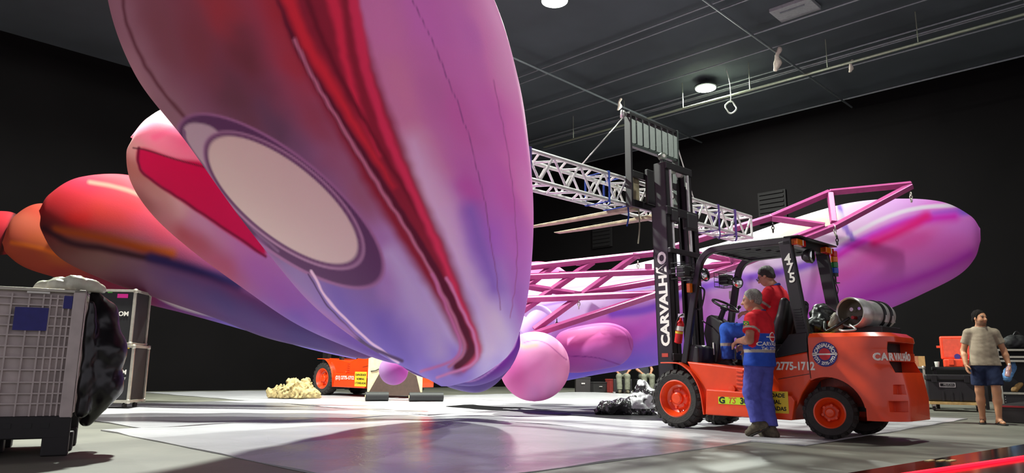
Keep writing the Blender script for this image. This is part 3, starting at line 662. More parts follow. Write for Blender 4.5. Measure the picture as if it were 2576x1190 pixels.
lobe('side_lobe', wing, [(1390, 870, 1392, 890, 13.55, .02), (1410, 836, 1405, 930, 13.55, .3), (1470, 818, 1450, 938, 13.5, .42), (1530, 812, 1510, 930, 13.45, .42), (1572, 826, 1560, 918, 13.45, .32), (1590, 850, 1585, 895, 13.45, .15), (1593, 868, 1593, 874, 13.45, .01)],
     70, 90, [(1500, 840, '#d868a8'), (1460, 850, '#d070a0'), (1540, 850, '#cc70b4'), (1570, 880, '#b070b4'), (1500, 900, '#b070b8'), (1540, 920, '#8a70c4'), (1420, 900, '#a868b4')], [('line', [(1420, 895), (1500, 900), (1560, 918)], 2.5, '#7a3a90', 1.2), ('line', [(1430, 830), (1520, 818), (1572, 835), (1588, 880)], 2.5, '#a04a90', 1.5)], 72, 2.0, 'stubby pink side lobe')
ball('bulb_lobe', wing, 1350, 812, 46, 13.4, [(1340, 790, '#e8e0ee'), (1365, 800, '#d0b8e4'), (1350, 830, '#b898d4')], [], 73, 'pale bulb')
lobe('red_lobe', wing, [(1300, 690, 1300, 700, 15.6, .02), (1320, 664, 1320, 730, 15.6, .2), (1360, 658, 1360, 740, 15.6, .3), (1400, 668, 1400, 740, 15.6, .25), (1432, 690, 1432, 720, 15.6, .05)], 24, 30, [(1360, 670, '#c83850'), (1380, 690, '#d070a8'), (1340, 700, '#c8a0c8')], [], 74, 2.0)

fr = thing('steel_scaffold', 'pink painted steel tube frame lying over the inflatable wing', 'frame', (0, 0, 0))
m_fr = mat('pink_steel', '#a6477f', .38, .15, var=.08)
def fdepth(px, py):                                          # the frame's tilted plane, a little in front of the wing
    c = np.interp(px, [1340, 1650, 1880, 2100, 2300], [13.3, 12.95, 12.75, 12.45, 12.2]); mid = np.interp(px, [1340, 1650, 1880, 2100, 2300], [750, 700, 630, 550, 475])
    return c - (py - mid) * .0035
def fp(px, py): return at(px, py, fdepth(px, py))
BEAMS = [((1250, 681), (1642, 638)), ((1250, 699), (1643, 683)), ((1250, 756), (1646, 739)), ((1473, 737), (1760, 690)), ((1330, 845), (1760, 704)), ((1300, 716), (1453, 741)), ((1290, 748), (1397, 665)), ((1310, 784), (1492, 658)), ((1344, 830), (1598, 644)),
         ((1642, 638), (1940, 547)), ((1940, 547), (2088, 484)), ((2088, 484), (2293, 464)), ((2293, 467), (2099, 571)), ((2099, 571), (1870, 662)), ((2088, 486), (2097, 560)), ((1943, 549), (2074, 568)), ((1870, 648), (2074, 570)), ((1737, 632), (1866, 659)), ((1760, 700), (1870, 662)), ((1643, 683), (1838, 664)), ((1646, 739), (1760, 700))]
for (a, b) in BEAMS:
    MB().bar(fp(*a), fp(*b), .10, .10, up=(0, -.6, 1)).build('beam', m_fr, fr, bevel=.008)
for (px, py) in [(1457, 662), (1414, 690), (1600, 645), (1630, 672), (1841, 655), (1745, 625), (1397, 665), (1453, 741)]:
    c = fp(px, py); mb = MB().cbox(c + np.array([0, -.05, 0]), (.13, .02, .11)); mb.build('joint_plate', m_fr, fr, bevel=.004)
m_chain = mat('chain_dark', '#2a2628', .4, .7); m_carab = mat('carabiner_steel', '#b8b4a8', .3, .8)
for (px, py) in [(1455, 745), (1400, 795), (1603, 650), (1940, 555), (2095, 562), (2285, 478), (2100, 585)]:
    c = fp(px, py + 6) + np.array([0, -.07, 0]); lk = MB()
    for k in range(3):
        q = c - np.array([0, 0, .05 + .055 * k]); ax = np.array([1, 0, 0]) if k % 2 else np.array([0, 1, 0])
        lk.tube([q + ax * .022 * math.cos(a) + np.array([0, 0, .036 * math.sin(a)]) for a in np.linspace(0, 2 * PI, 12, endpoint=False)], .009, 6, closed=True)
    o = lk.build('shackle', m_carab if px % 2 else m_chain, fr, True)

# ================================================================ THE FORKLIFT (local frame: x forward, y left, z up)
FA = math.radians(133.4); FO = np.array([2.57, 9.89, 0])
FH = np.array([math.cos(FA), math.sin(FA), 0]); FL = np.array([-FH[1], FH[0], 0])
def ploc(px, py, y): d = ray(px, py); p = CP + d * (((FO - CP) @ FL + y) / (d @ FL)) - FO; return float(p @ FH), float(p[2])
def plocx(px, py, x): d = ray(px, py); p = CP + d * (((FO - CP) @ FH + x) / (d @ FH)) - FO; return float(p @ FL), float(p[2])
m_or = mat('forklift_orange', '#df400f', .32, var=.10, scale=5, coat=.35)
m_bk = mat('forklift_black', '#1a1719', .42, var=.25, scale=8)
m_bk2 = mat('black_plastic', '#232022', .5, var=.2, scale=10)
m_ty = mat('tyre_rubber', '#2a2624', .8, var=.25, scale=18, bump=.3, bscale=50)
m_st = mat('bare_steel', '#d0cdc9', .28, .55, var=.15)
m_worn = mat('worn_fork_steel', '#94876c', .5, .25, var=.35, scale=9)
m_wh = mat('white_lettering', '#e8e4da', .5, var=.04)
m_yel = mat('yellow_sticker', '#d8b428', .5, var=.05)
m_lime = mat('lime_sticker', '#b9d414', .5, var=.05)
m_navy = mat('navy_ink', '#2c2c78', .5, var=.05)
m_redi = mat('red_ink', '#c81f2c', .5, var=.05)
m_ink = mat('black_ink', '#0c0b0b', .5, var=.05)
m_seat = mat('seat_vinyl', '#161415', .45, var=.2)
m_chr = mat('mirror_chrome', '#d8d8d8', .06, 1.0, var=.02)
m_amb = mat('amber_lens', '#e07010', .2, var=.05); m_redl = mat('red_lens', '#c01410', .2, var=.05); m_grnl = mat('green_lens', '#18702c', .2, var=.05); m_blul = mat('blue_lens', '#1c48b8', .2, var=.05)
NEAR = ((1, 0, 0), (0, 0, 1))
def side_text(name, s, size, x, z, y, mt, parent, **kw):            # lettering on the left flank, read from the left side (towards -x)
    return text_mesh(name, s, size, mt, parent, frame_mat((x, y, z), (-1, 0, 0), (0, 0, 1)), **kw)

def wheel(root, c, R, w_, rimr, side, steer=0.0, nlug=22):
    cs, sn = math.cos(steer), math.sin(steer); ax = np.array([-sn, cs, 0.0]) * side; c = np.array(c, float)
    prof = [(-w_ / 2, rimr), (-w_ / 2 - .005, rimr + .02), (-w_ / 2 - .012, R * .84), (-w_ / 2 + .02, R * .95), (-w_ * .28, R * .985), (w_ * .28, R * .985), (w_ / 2 - .02, R * .95), (w_ / 2 + .012, R * .84), (w_ / 2 + .005, rimr + .02), (w_ / 2, rimr), (w_ / 2 - .05, rimr - .01), (-w_ / 2 + .05, rimr - .01)]
    mb = MB().lathe(prof, c, ax, 56, close=True)
    d, q, t = basis(ax)
    for k in range(nlug):
        for sd in (-1, 1):
            a = 2 * PI * (k + (.5 if sd > 0 else 0)) / nlug; rad = q * math.cos(a) + t * math.sin(a); tan = -q * math.sin(a) + t * math.cos(a)
            p0 = c + rad * (R * .975) + d * sd * w_ * .06; p1 = c + rad * (R * .968) + d * sd * w_ * .46; p2 = c + rad * (R * .87) + d * sd * (w_ * .5 + .006)
            mb.bar(p0, p1, R * .16, R * .05, up=rad); mb.bar(p1 - rad * .004, p2, R * .14, R * .04, up=d * sd)
    ty = mb.build('tyre', m_ty, root, True, angle=.7)
    e = w_ / 2
    rim = MB().lathe([(e - .055, rimr - .012), (e + .004, rimr + .012), (e + .01, rimr - .002), (e - .02, rimr - .022), (e - .075, rimr - .05), (e - .095, rimr * .62), (e - .075, rimr * .55), (e - .07, rimr * .5), (e - .07, .01)], c, ax, 44, open0=True).build('rim', m_or, ty, True, angle=.5)
    hb = MB().lathe([(e - .075, rimr * .36), (e - .03, rimr * .34), (e - .015, rimr * .26), (e - .012, .01)], c, ax, 28)
    hb.build('hub', m_or, ty, True, angle=.5)
    for k in range(6):
        a = 2 * PI * k / 6 + .3; p = c + (q * math.cos(a) + t * math.sin(a)) * rimr * .52 + d * (e - .075)
        MB().rod(p, p + d * .03, .016, 6).build('wheel_nut', m_or, ty)
    return ty

def lathe_text(parent, c, ax_n, up, s, rad, size, start, step, mt, name, inward=False):
    """letters set around a circle; c centre, plane normal ax_n, up direction"""
    n = Vector(ax_n).normalized(); u = Vector(up).normalized(); r = u.cross(n)
    for i, ch in enumerate(s):
        a = start + step * i; dirv = u * math.cos(a) + r * math.sin(a); tan = -u * math.sin(a) + r * math.cos(a)
        if inward: M = frame_mat(Vector(c) + dirv * rad, -tan, -dirv)
        else: M = frame_mat(Vector(c) + dirv * rad, tan, dirv)
        if ch != ' ': text_mesh(name, ch, size, mt, parent, M, .0008, bold=.002)

def chassis_parts(root, near_text=True):
    # wheels
    wheel(root, (0, .485, .37), .37, .23, .225, 1); wheel(root, (0, -.485, .37), .37, .23, .225, -1)
    wheel(root, (-1.935, .47, .283), .283, .19, .155, 1, .28, 20); wheel(root, (-1.935, -.47, .283), .283, .19, .155, -1, -2.86 + PI, 20)
    # main body
    P = [(1727, 912), (1745, 945), (1766, 985), (1776, 1046), (1993, 1061), (2003, 1030), (2020, 990), (2040, 960), (2031, 888), (1952, 903), (1868, 929)]
    poly = [ploc(*p, .56) for p in P]
    MB().prism(poly, -.56, .56).build('body', m_or, root, bevel=.018)
    # panel joint lines, vent ribs on the flank
    mb = MB()
    for a, b in (((1958, 957), (2036, 944)), ((2031, 888), (2040, 955))):
        (x0, z0), (x1, z1) = ploc(*a, .562), ploc(*b, .562); mb.bar((x0, .561, z0), (x1, .561, z1), .008, .006)
    mb.build('panel_joint', m_ink, root)
    for k in range(5):
        (x0, z0), (x1, z1) = ploc(1853, 936 + 10 * k, .56), ploc(1870, 938 + 10 * k, .56)
        MB().bar((x0, .562, z0), (x1, .562, z1), .02, .02).build('vent_rib', m_or, root, bevel=.004)
    # side step
    P = [(1777, 982), (1868, 989), (1990, 998), (2000, 1012), (1993, 1061), (1775, 1046)]
    MB().prism([ploc(*p, .62) for p in P], .54, .625).build('side_step', m_or, root, bevel=.014)
    MB().prism([(x, z) for x, z in [ploc(*p, .62) for p in P]], -.625, -.54).build('side_step', m_or, root, bevel=.014)
    x, z = ploc(1842, 982, .58); MB().lathe([(-.02, .045), (.02, .045), (.022, .03)], (x, .575, z + .0), (0, 1, 0), 20).build('fuel_cap', m_or, root, True, angle=.6)
    # mudguards over the front wheels
    Q = spline([ploc(*p, .6) for p in [(1664, 914), (1690, 914), (1714, 918), (1743, 943), (1764, 985), (1774, 1046)]], 26)
    for s in (1, -1):
        V = []; Fc = []; n = len(Q)
        for i, (x, z) in enumerate(Q):
            t = Q[min(i + 1, n - 1)] - Q[max(i - 1, 0)]; t /= np.linalg.norm(t); nr = np.array([t[1], -t[0]]) * -.016
            for (yy, o_) in ((.34, 0), (.625, 0), (.625, 1), (.34, 1)): V.append((x + nr[0] * o_, s * yy, z + nr[1] * o_))
        for i in range(n - 1):
            for k in range(4): Fc.append((i * 4 + k, i * 4 + (k + 1) % 4, (i + 1) * 4 + (k + 1) % 4, (i + 1) * 4 + k))
        Fc += [(3, 2, 1, 0), tuple((n - 1) * 4 + k for k in range(4))]
        MB().add(V, Fc).build('mudguard', m_or, root, bevel=.004)
    # counterweight: stacked plan outlines, rounded rear corners
    xr = lambda z: float(np.interp(z, [.22, .45, .72, .86, .98, 1.10, 1.155], [-2.70, -2.705, -2.665, -2.60, -2.60, -2.62, -2.55]))
    V = []; Fc = []; zs = [.22, .3, .45, .6, .72, .80, .86, .98, 1.06, 1.11, 1.14, 1.155]; npl = None
    for z in zs:
        x1 = xr(z); hw = .56 if z < 1.1 else .56 - (z - 1.1) * .8
        pl = [(-1.77, hw)] + [(-1.95, hw), (-2.15, hw)] + [(x1 + .36 - .36 * math.sin(a), hw - .30 + .30 * math.cos(a)) for a in np.linspace(0, PI / 2, 9)]
        pl = pl + [(x, -y) for x, y in reversed(pl)]; npl = len(pl); V += [(x, y, z) for x, y in pl]
    for i in range(len(zs) - 1):
        for k in range(npl): Fc.append((i * npl + k, i * npl + (k + 1) % npl, (i + 1) * npl + (k + 1) % npl, (i + 1) * npl + k))
    Fc += [tuple(range(npl - 1, -1, -1)), tuple((len(zs) - 1) * npl + k for k in range(npl))]
    cw = MB().add(V, Fc).build('counterweight', m_or, root)
    cut = []
    for s in (1, -1): cut.append(MB().lathe([(0, .40), (.3, .40)], (-1.95, s * .30 if s > 0 else -.6, .27), (0, 1, 0), 40).build('cut', m_or))
    cut.append(MB().box((-2.35, -.7, .0), (-1.6, .7, .35)).build('cut', m_or))
    # window-like openings through the rear corners, and the lower notches
    def hole(z0, z1, y0, y1, xa=-2.9, xb=-2.40): return MB().box((xa, y0, z0), (xb, y1, z1)).build('cut', m_or)
    cut.append(hole(.935, 1.05, -.40, .40)); cut.append(hole(.725, .845, -.40, .40))
    cut.append(MB().box((-2.9, .33, .50), (-2.60, .7, .60)).build('cut', m_or)); cut.append(MB().box((-2.9, .33, .32), (-2.56, .7, .43)).build('cut', m_or))
    cut.append(MB().box((-2.9, -.7, .50), (-2.60, -.33, .60)).build('cut', m_or)); cut.append(MB().box((-2.9, -.7, .32), (-2.56, -.33, .43)).build('cut', m_or))
    boolean_cut(cw, cut); cw.data.materials.clear(); cw.data.materials.append(m_or)
    cw.data.polygons.foreach_set('use_smooth', [True] * len(cw.data.polygons))
    try: cw.data.set_sharp_from_angle(angle=.5)
    except Exception: pass
    bv = cw.modifiers.new('bevel', 'BEVEL'); bv.width = .015; bv.segments = 2; bv.limit_method = 'ANGLE'; bv.angle_limit = math.radians(50)
    MB().box((-2.42, -.42, .70), (-2.38, .42, 1.06)).build('rear_grille', m_ink, root)
    # block added inside so no light passes through the machine
    MB().box((-2.3, -.3, .3), (.1, .3, .7)).build('light_block', m_bk, root)

fk = thing('forklift', 'large orange forklift with raised black mast and a driver on the seat', 'forklift', FO + np.array([0, 0, .014]), FA)
chassis_parts(fk)
PARTS_COMMON = list(fk.children)

# cab floor, cowl, engine cover, seat
MB().prism([(-.12, .80), (-.18, .80), (-.95, .745), (-.95, .70), (-.12, .70)], -.5, .5).build('floor_plate', m_bk, fk)
MB().prism([(-.10, .80), (-.12, 1.04), (-.20, 1.06), (-.30, 1.03), (-.30, .80)], -.50, .50).build('cowl', m_bk2, fk, bevel=.02)
MB().prism([(-.93, .72), (-.90, .98), (-.98, 1.03), (-1.75, 1.05), (-1.78, .93), (-1.6, .90), (-1.2, .83)], -.53, .53).build('engine_cover', m_bk2, fk, bevel=.03)
P = [ploc(*p, .54) for p in [(1952, 890), (1985, 845), (2030, 838), (2033, 888), (1955, 903)]]
MB().prism(P, .30, .555).build('side_cover', m_bk2, fk, bevel=.012)
fl = Field((-1.75, -.4, .95), (-.65, .4, 1.75), .016)
fl.cone((-.82, 0, 1.08), (-1.2, 0, 1.09), .08, .09, .02); fl.cone((-.82, .17, 1.08), (-1.22, .17, 1.08), .07, .08, .05); fl.cone((-.82, -.17, 1.08), (-1.22, -.17, 1.08), .07, .08, .05)
fl.build('seat_cushion', m_seat, fk)
fl = Field((-1.75, -.45, .95), (-.95, .45, 1.75), .016)
for y in (-.17, 0, .17): fl.cone((-1.30, y, 1.1), (-1.42, y * .9, 1.52), .075, .065, .06)
for s in (1, -1): fl.cone((-1.27, .27 * s, 1.12), (-1.38, .27 * s, 1.56), .07, .055, .05); fl.cone((-1.2, .28 * s, 1.12), (-1.32, .28 * s, 1.35), .05, .05, .04)
fl.build('seat_back', m_seat, fk)
# steering column, wheel, levers, pedals
MB().prism([(-.20, .98), (-.15, 1.22), (-.20, 1.44), (-.27, 1.47), (-.44, 1.36), (-.40, 1.15), (-.33, .82), (-.22, .82)], -.12, .12).build('dash_column', m_bk2, fk, bevel=.025)
cst = np.array([-.43, 0, 1.585]); ax = np.array([-.50, 0, .86]); d_, q_, t_ = basis(ax)
MB().rod((-.34, 0, 1.40), cst - ax * .03, .035, 14).build('steering_post', m_bk2, fk, True, angle=.7)
sw_ = MB().tube([cst + (q_ * math.cos(a) + t_ * math.sin(a)) * .18 for a in np.linspace(0, 2 * PI, 40, endpoint=False)], .016, 10, closed=True)
st_o = sw_.build('steering_wheel', m_bk, fk, True)
mb = MB()
for a in (0.3, 2.4, 4.5): mb.bar(cst - ax * .03, cst + (q_ * math.cos(a) + t_ * math.sin(a)) * .175, .028, .012)
mb.lathe([(-.05, .05), (0, .05), (.012, .03)], cst - ax * .01, ax, 20); mb.build('spokes', m_bk, st_o, True, angle=.6)
kn = cst + (q_ * math.cos(5.6) + t_ * math.sin(5.6)) * .18; MB().lathe([(0, .012), (.03, .014), (.04, .024), (.065, .022), (.07, .01)], kn, ax, 14).build('spinner_knob', m_bk, st_o, True)
for y, l in ((.13, .18), (-.14, .16), (-.18, .15)): MB().tube([(-.30, y, 1.30), (-.26 if y > 0 else -.36, y * 1.5, 1.34), (-.22 if y > 0 else -.4, y * 1.9, 1.38)], .009, 8).build('lever', m_bk, fk, True)
for y in (.05, -.06, -.16): MB().bar((-.42, y, .84), (-.50, y, .80), .07, .015).build('pedal', m_bk, fk)
for i, (px, py, w_, h_) in enumerate([(1798, 880, .07, .16), (1832, 905, .05, .12)]):
    x, z = ploc(px, py, .1); MB().cbox((x, .1, z), (.015, w_, h_)).build('notice_plate', m_wh, fk)
# overhead guard
def tubeprof(pts, w_, d_, name, y):
    Q = spline(pts, 30) if len(pts) > 2 else np.array(pts); n = len(Q); V = []; Fc = []
    for i, (x, z) in enumerate(Q):
        t = Q[min(i + 1, n - 1)] - Q[max(i - 1, 0)]; t = t / np.linalg.norm(t); nr = np.array([-t[1], t[0]]) * w_ / 2
        for (o_, yy) in ((-1, -1), (1, -1), (1, 1), (-1, 1)): V.append((x + nr[0] * o_, y + yy * d_ / 2, z + nr[1] * o_))
    for i in range(n - 1):
        for k in range(4): Fc.append((i * 4 + k, i * 4 + (k + 1) % 4, (i + 1) * 4 + (k + 1) % 4, (i + 1) * 4 + k))
    Fc += [(3, 2, 1, 0), tuple((n - 1) * 4 + k for k in range(4))]
    return MB().add(V, Fc).build(name, m_bk, fk, bevel=.012)
for s in (1, -1):
    y = s * .5
    tubeprof([(-.10, .82), (-.225, 1.45), (-.345, 2.00), (-.41, 2.16), (-.52, 2.245), (-.68, 2.27), (-1.1, 2.272), (-1.62, 2.262)], .085, .07, 'front_pillar', y)
    tubeprof([(-1.55, 2.26), (-1.715, 1.02)], .15, .08, 'rear_pillar', y)
for k in range(7):
    y = -.40 + .8 * k / 6
    MB().bar((-.58, y, 2.262), (-1.56, y, 2.262), .012, .075, up=(0, 0, 1)).build('roof_bar', m_bk, fk)
MB().bar((-.56, -.5, 2.25), (-.56, .5, 2.25), .06, .05).build('roof_cross_bar', m_bk, fk, bevel=.006)
MB().bar((-1.58, -.54, 2.255), (-1.58, .54, 2.255), .10, .10).build('roof_cross_bar', m_bk, fk, bevel=.008)
MB().box((-1.73, -.55, 2.295), (-1.55, .55, 2.31)).build('roof_rear_plate', m_bk, fk, bevel=.003)
MB().bar((-.95, .5, 2.25), (-1.45, -.45, 2.25), .05, .02).build('roof_brace', m_bk, fk)
for y in (.40, -.40):
    o = MB().box((-1.70, y - .12, 2.20), (-1.63, y + .12, 2.275)).build('rear_light', m_redl, fk, bevel=.008)
    MB().box((-1.705, y - .02, 2.202), (-1.625, y + .12, 2.273)).build('indicator_lens', m_amb, o, bevel=.008)
    MB().box((-1.703, y - .05, 2.204), (-1.627, y - .025, 2.271)).build('reverse_lens', m_wh, o)
x, z = ploc(2022, 656, .12)
lp = MB().lathe([(0, .05), (.05, .085), (.11, .09), (.12, .08)], (-1.58, .12, 2.12), (-1, .0, -.1), 24).build('work_lamp', m_bk2, fk, True, angle=.6)
MB().lathe([(.121, .078), (.126, .07), (.128, .01)], (-1.58, .12, 2.12), (-1, .0, -.1), 24).build('lamp_glass', m_chr, lp, True, angle=.6)
# louvre slots on the near rear pillar
for k in range(8):
    z = 1.22 + k * .032; x = -1.55 - (2.26 - z) * .133
    MB().bar((x - .045, .543, z), (x + .045, .543, z), .006, .014, up=(0, 0, 1)).build('louvre_slot', m_ink, fk)
# front work lamps with wire guards, mirrors, indicators, grab handle
for s, (px, py) in ((1, (1722, 686)), (-1, (1828, 707))):
    y = .56 * s + .02; x, z = ploc(px, py, y); x = max(x, -.22)
    hs = MB().box((x - .06, y - .10, z - .075), (x + .07, y + .10, z + .075)).build('work_lamp', m_bk2, fk, bevel=.02)
    MB().box((x + .07, y - .085, z - .06), (x + .078, y + .085, z + .06)).build('lamp_glass', m_chr, hs)
    g = MB()
    for zz in (-.10, -.03, .04, .11): g.tube([(x - .09, y - .13, z + zz), (x + .12, y - .13, z + zz), (x + .12, y + .13, z + zz), (x - .09, y + .13, z + zz)], .005, 6)
    for yy in (-.13, 0, .13): g.tube([(x - .09, y + yy, z + .11), (x + .12, y + yy, z + .11), (x + .12, y + yy, z - .10), (x - .09, y + yy, z - .10)], .005, 6)
    g.build('wire_guard', m_bk, hs)
    MB().tube([(x - .05, y - s * .06, z), (x - .12, y - s * .06, z - .02)], .02, 8).build('lamp_bracket', m_bk, hs)
    MB().box((x - .09, y - .04, z - .28), (x - .04, y + .03, z - .16)).build('indicator', m_amb if s > 0 else m_wh, fk, bevel=.008)
for s, (px, py) in ((1, (1774, 694)), (-1, (1855, 713))):
    y = .46 * s; x, z = ploc(px, py, y); nrm = np.array([-.80, .52 * (1 if s < 0 else .3), 0.05])
    b_ = MB().lathe([(-.03, .02), (-.02, .075), (0, .088), (.004, .088)], (x, y, z), nrm, 26).build('mirror', m_bk, fk, True, angle=.6)
    MB().lathe([(.005, .084), (.018, .06), (.026, .03), (.028, .003)], (x, y, z), nrm, 26).build('mirror_glass', m_chr, b_, True)
    MB().rod((x + .02, y, z), (x + .10, y + .03 * s, z - .02), .008, 8).build('mirror_arm', m_bk, b_)
H = [ploc(*p, .47) for p in [(1752, 724), (1768, 728), (1772, 740), (1765, 775), (1758, 781), (1746, 777)]]
MB().tube([(x, .47, z) for x, z in spline(H, 24)], .012, 8).build('grab_handle', m_bk, fk, True)
# fire extinguisher
x, z = .0, 1.22
e = MB().lathe([(0, .03), (.01, .05), (.26, .05), (.30, .03), (.31, .018), (.34, .018)], (.02, .47, 1.08), (-.18, 0, 1), 20).build('fire_extinguisher', mat('extinguisher_red', '#c01c18', .3), fk, True, angle=.7)
MB().lathe([(.13, .0515), (.16, .0515)], (.02, .47, 1.08), (-.18, 0, 1), 20).build('label_band', m_yel, e, True, angle=.7)
MB().lathe([(.17, .0515), (.23, .0515)], (.02, .47, 1.08), (-.18, 0, 1), 20).build('label_band', m_wh, e, True, angle=.7)
MB().tube(spline([(-.04, .47, 1.43), (-.08, .49, 1.46), (-.02, .52, 1.40), (.02, .525, 1.25)], 12), .008, 6).build('hose', m_bk, e, True)
MB().box((-.09, .46, 1.42), (.0, .48, 1.47)).build('valve', m_st, e)
# beacon stack light on the far rear pillar
bx, by = -1.66, -.60; z0 = 1.84
bs = MB().lathe([(0, .05), (.01, .05), (.015, .012), (.09, .012), (.09, .038), (.13, .038)], (bx, by, z0), (0, 0, 1), 20).build('stack_light', m_bk, fk, True, angle=.6)
for k, (mm, nm) in enumerate(((m_blul, 'blue_lens'), (m_grnl, 'green_lens'), (m_amb, 'amber_lens'), (m_redl, 'red_lens'))):
    MB().lathe([(0, .037), (.004, .042), (.066, .042), (.07, .037)], (bx, by, z0 + .13 + .072 * k), (0, 0, 1), 20).build(nm, mm, bs, True, angle=.6)
MB().bar((bx, by, z0), (bx + .08, by + .1, z0), .03, .012).build('bracket', m_bk, bs)
MB().tube(spline([(bx, by, z0), (bx - .02, by, z0 - .1), (bx + .03, by + .04, z0 - .25)], 10), .006, 6).build('cable', m_bk, bs, True)
# gas cylinder lying across the counterweight
tc = np.array([-2.17, .34, 1.39]); ta = np.array([-.16, -.98, -.02])
tk = MB().lathe([(.02, .145), (0, .165), (.012, .172), (.20, .172), (.22, .165), (.24, .160), (.62, .160), (.72, .14), (.78, .09), (.80, .01)], tc, ta, 40).build('gas_cylinder', m_st, fk, True, angle=.9)
MB().lathe([(.012, .1495), (.17, .148), (.183, .10), (.184, .01)], tc, ta, 36, open0=True).build('collar_inside', mat('collar_shade', '#6a6254', .5, .4), tk, True)
boolean_cut(tk, [MB().lathe([(-.1, .150), (.185, .150)], tc, ta, 40).build('cut', m_st)])
tk.data.polygons.foreach_set('use_smooth', [True] * len(tk.data.polygons))
try: tk.data.set_sharp_from_angle(angle=.6)
except Exception: pass
dt, qt, tt = basis(ta)
for (a, r, rr, mm) in ((.8, .06, .022, m_st), (2.4, .07, .018, m_chr), (4.0, .08, .025, m_bk), (5.3, .06, .02, m_redl)):
    p = tc + ta * .18 + (qt * math.cos(a) + tt * math.sin(a)) * r; MB().rod(p, p - ta * .07, rr, 12).build('valve', mm, tk, True, angle=.7)
for q in (.42, .56):
    MB().lathe([(q, .163), (q, .172), (q + .045, .172), (q + .045, .163)], tc, ta, 40).build('strap', m_bk, tk, True, angle=.5)
    p = tc + ta * (q + .02) - dt * 0 + np.array([-.165, 0, -.05]); MB().cbox(p, (.03, .05, .08)).build('buckle', m_st, tk)
MB().box((-2.45, -.40, 1.15), (-2.0, .20, 1.235)).build('cylinder_cradle', m_bk, fk, bevel=.01)
MB().tube(spline([(-2.15, .3, 1.33), (-2.0, .38, 1.22), (-1.88, .33, 1.19), (-1.84, .25, 1.3), (-1.75, .1, 1.2)], 24), .016, 8).build('gas_hose', m_bk, fk, True)
MB().tube(spline([(-2.17, .36, 1.25), (-2.25, .42, 1.19), (-2.12, .44, 1.18), (-2.05, .36, 1.2)], 20), .012, 8).build('gas_hose', m_st, fk, True)
fl = Field((-2.1, -.5, 1.0), (-1.5, .5, 1.75), .018); fl.ell((-1.72, .0, 1.38), (.12, .22, .16), .05); fl.ell((-1.76, -.2, 1.3), (.14, .2, .16), .05); fl.ell((-1.73, .22, 1.25), (.12, .12, .12), .05); fl.noise(.008, 26, 4)
fl.build('air_cleaner_cover', mat('black_vinyl_bag', '#121112', .35, var=.3), fk)
fl = Field((-2.2, .0, 1.1), (-1.7, .6, 1.5), .015); fl.ell((-1.98, .26, 1.27), (.07, .09, .12), .03); fl.noise(.01, 34, 8)
fl.build('rag_bundle', mat('grey_rag', '#8f8778', .8), fk)
P = [ploc(*p, .40) for p in [(2062, 842), (2098, 842)]]
MB().box((-2.02, .30, 1.157), (-1.80, .50, 1.162)).build('yellow_sticker', m_yel, fk)
# lettering
side_text('lettering', '2775-1712', .125, -1.605, .785, .563, m_wh, fk, xs=.84, bold=.004)
side_text('lettering', '4', .16, -1.585, 2.035, .545, m_wh, fk, bold=.004); side_text('lettering', '7', .16, -1.605, 1.92, .545, m_wh, fk, bold=.004); side_text('lettering', '5', .16, -1.625, 1.805, .545, m_wh, fk, bold=.004)
x0, z0 = ploc(1807, 1008, .63); x1, z1 = ploc(1893, 1008, .63)
o = MB().box((x1, .626, .33), (x0, .629, .415)).build('model_sticker', m_lime, fk)
side_text('lettering', 'G', .105, x0 - .05, .372, .630, m_ink, o, bold=.004, xs=1.1); side_text('lettering', 'TS', .10, x0 - .175, .372, .630, m_redi, o, shear=.3); side_text('lettering', '30', .10, x0 - .34, .372, .630, m_ink, o, bold=.004)
x1, _ = ploc(1983, 1010, .63)
o = MB().box((x1, .626, .255), (x1 + .46, .629, .50)).build('capacity_sticker', m_yel, fk)
for k, s in enumerate(('CAPACIDADE', 'NOMINAL', '3 TONELADAS')):
    text_mesh('lettering', s, .062, m_ink, o, frame_mat((x1 + .23, .630, .452 - .074 * k), (-1, 0, 0), (0, 0, 1)), bold=.002)
lc = (-1.955, .5655, .92)
o = MB().lathe([(0, .138), (.003, .138), (.003, .136)], lc, (0, 1, 0), 40).build('round_logo', m_navy, fk)
MB().lathe([(.003, .066), (.0045, .066)], lc, (0, 1, 0), 30).build('logo_centre', m_redi, o)
MB().box((lc[0] - .14, lc[1] + .004, lc[2] - .008), (lc[0] + .14, lc[1] + .007, lc[2] + .008)).build('logo_bar', m_wh, o); MB().box((lc[0] + .09, lc[1] + .004, lc[2] - .02), (lc[0] + .135, lc[1] + .007, lc[2] + .016)).build('logo_bar', m_wh, o); MB().box((lc[0] - .13, lc[1] + .004, lc[2] - .02), (lc[0] - .115, lc[1] + .007, lc[2] + .02)).build('logo_bar', m_wh, o)
lathe_text(o, (lc[0], lc[1] + .005, lc[2]), (0, 1, 0), (0, 0, 1), 'CARVALHÃO', .098, .058, -1.22, .305, m_wh, 'logo_letter')
lathe_text(o, (lc[0], lc[1] + .005, lc[2]), (0, 1, 0), (0, 0, 1), '(21) 2775-1712', .104, .046, PI + 1.25, -.192, m_wh, 'logo_letter', inward=True)
arc = np.array([(-2.60 + .36 - .36 * math.sin(a), .26 + .30 * math.cos(a)) for a in np.linspace(.5, PI / 2, 40)] + [(-2.60, y) for y in np.linspace(.255, -.5, 40)])
al = np.concatenate([[0], np.cumsum(np.linalg.norm(np.diff(arc, axis=0), axis=1))])
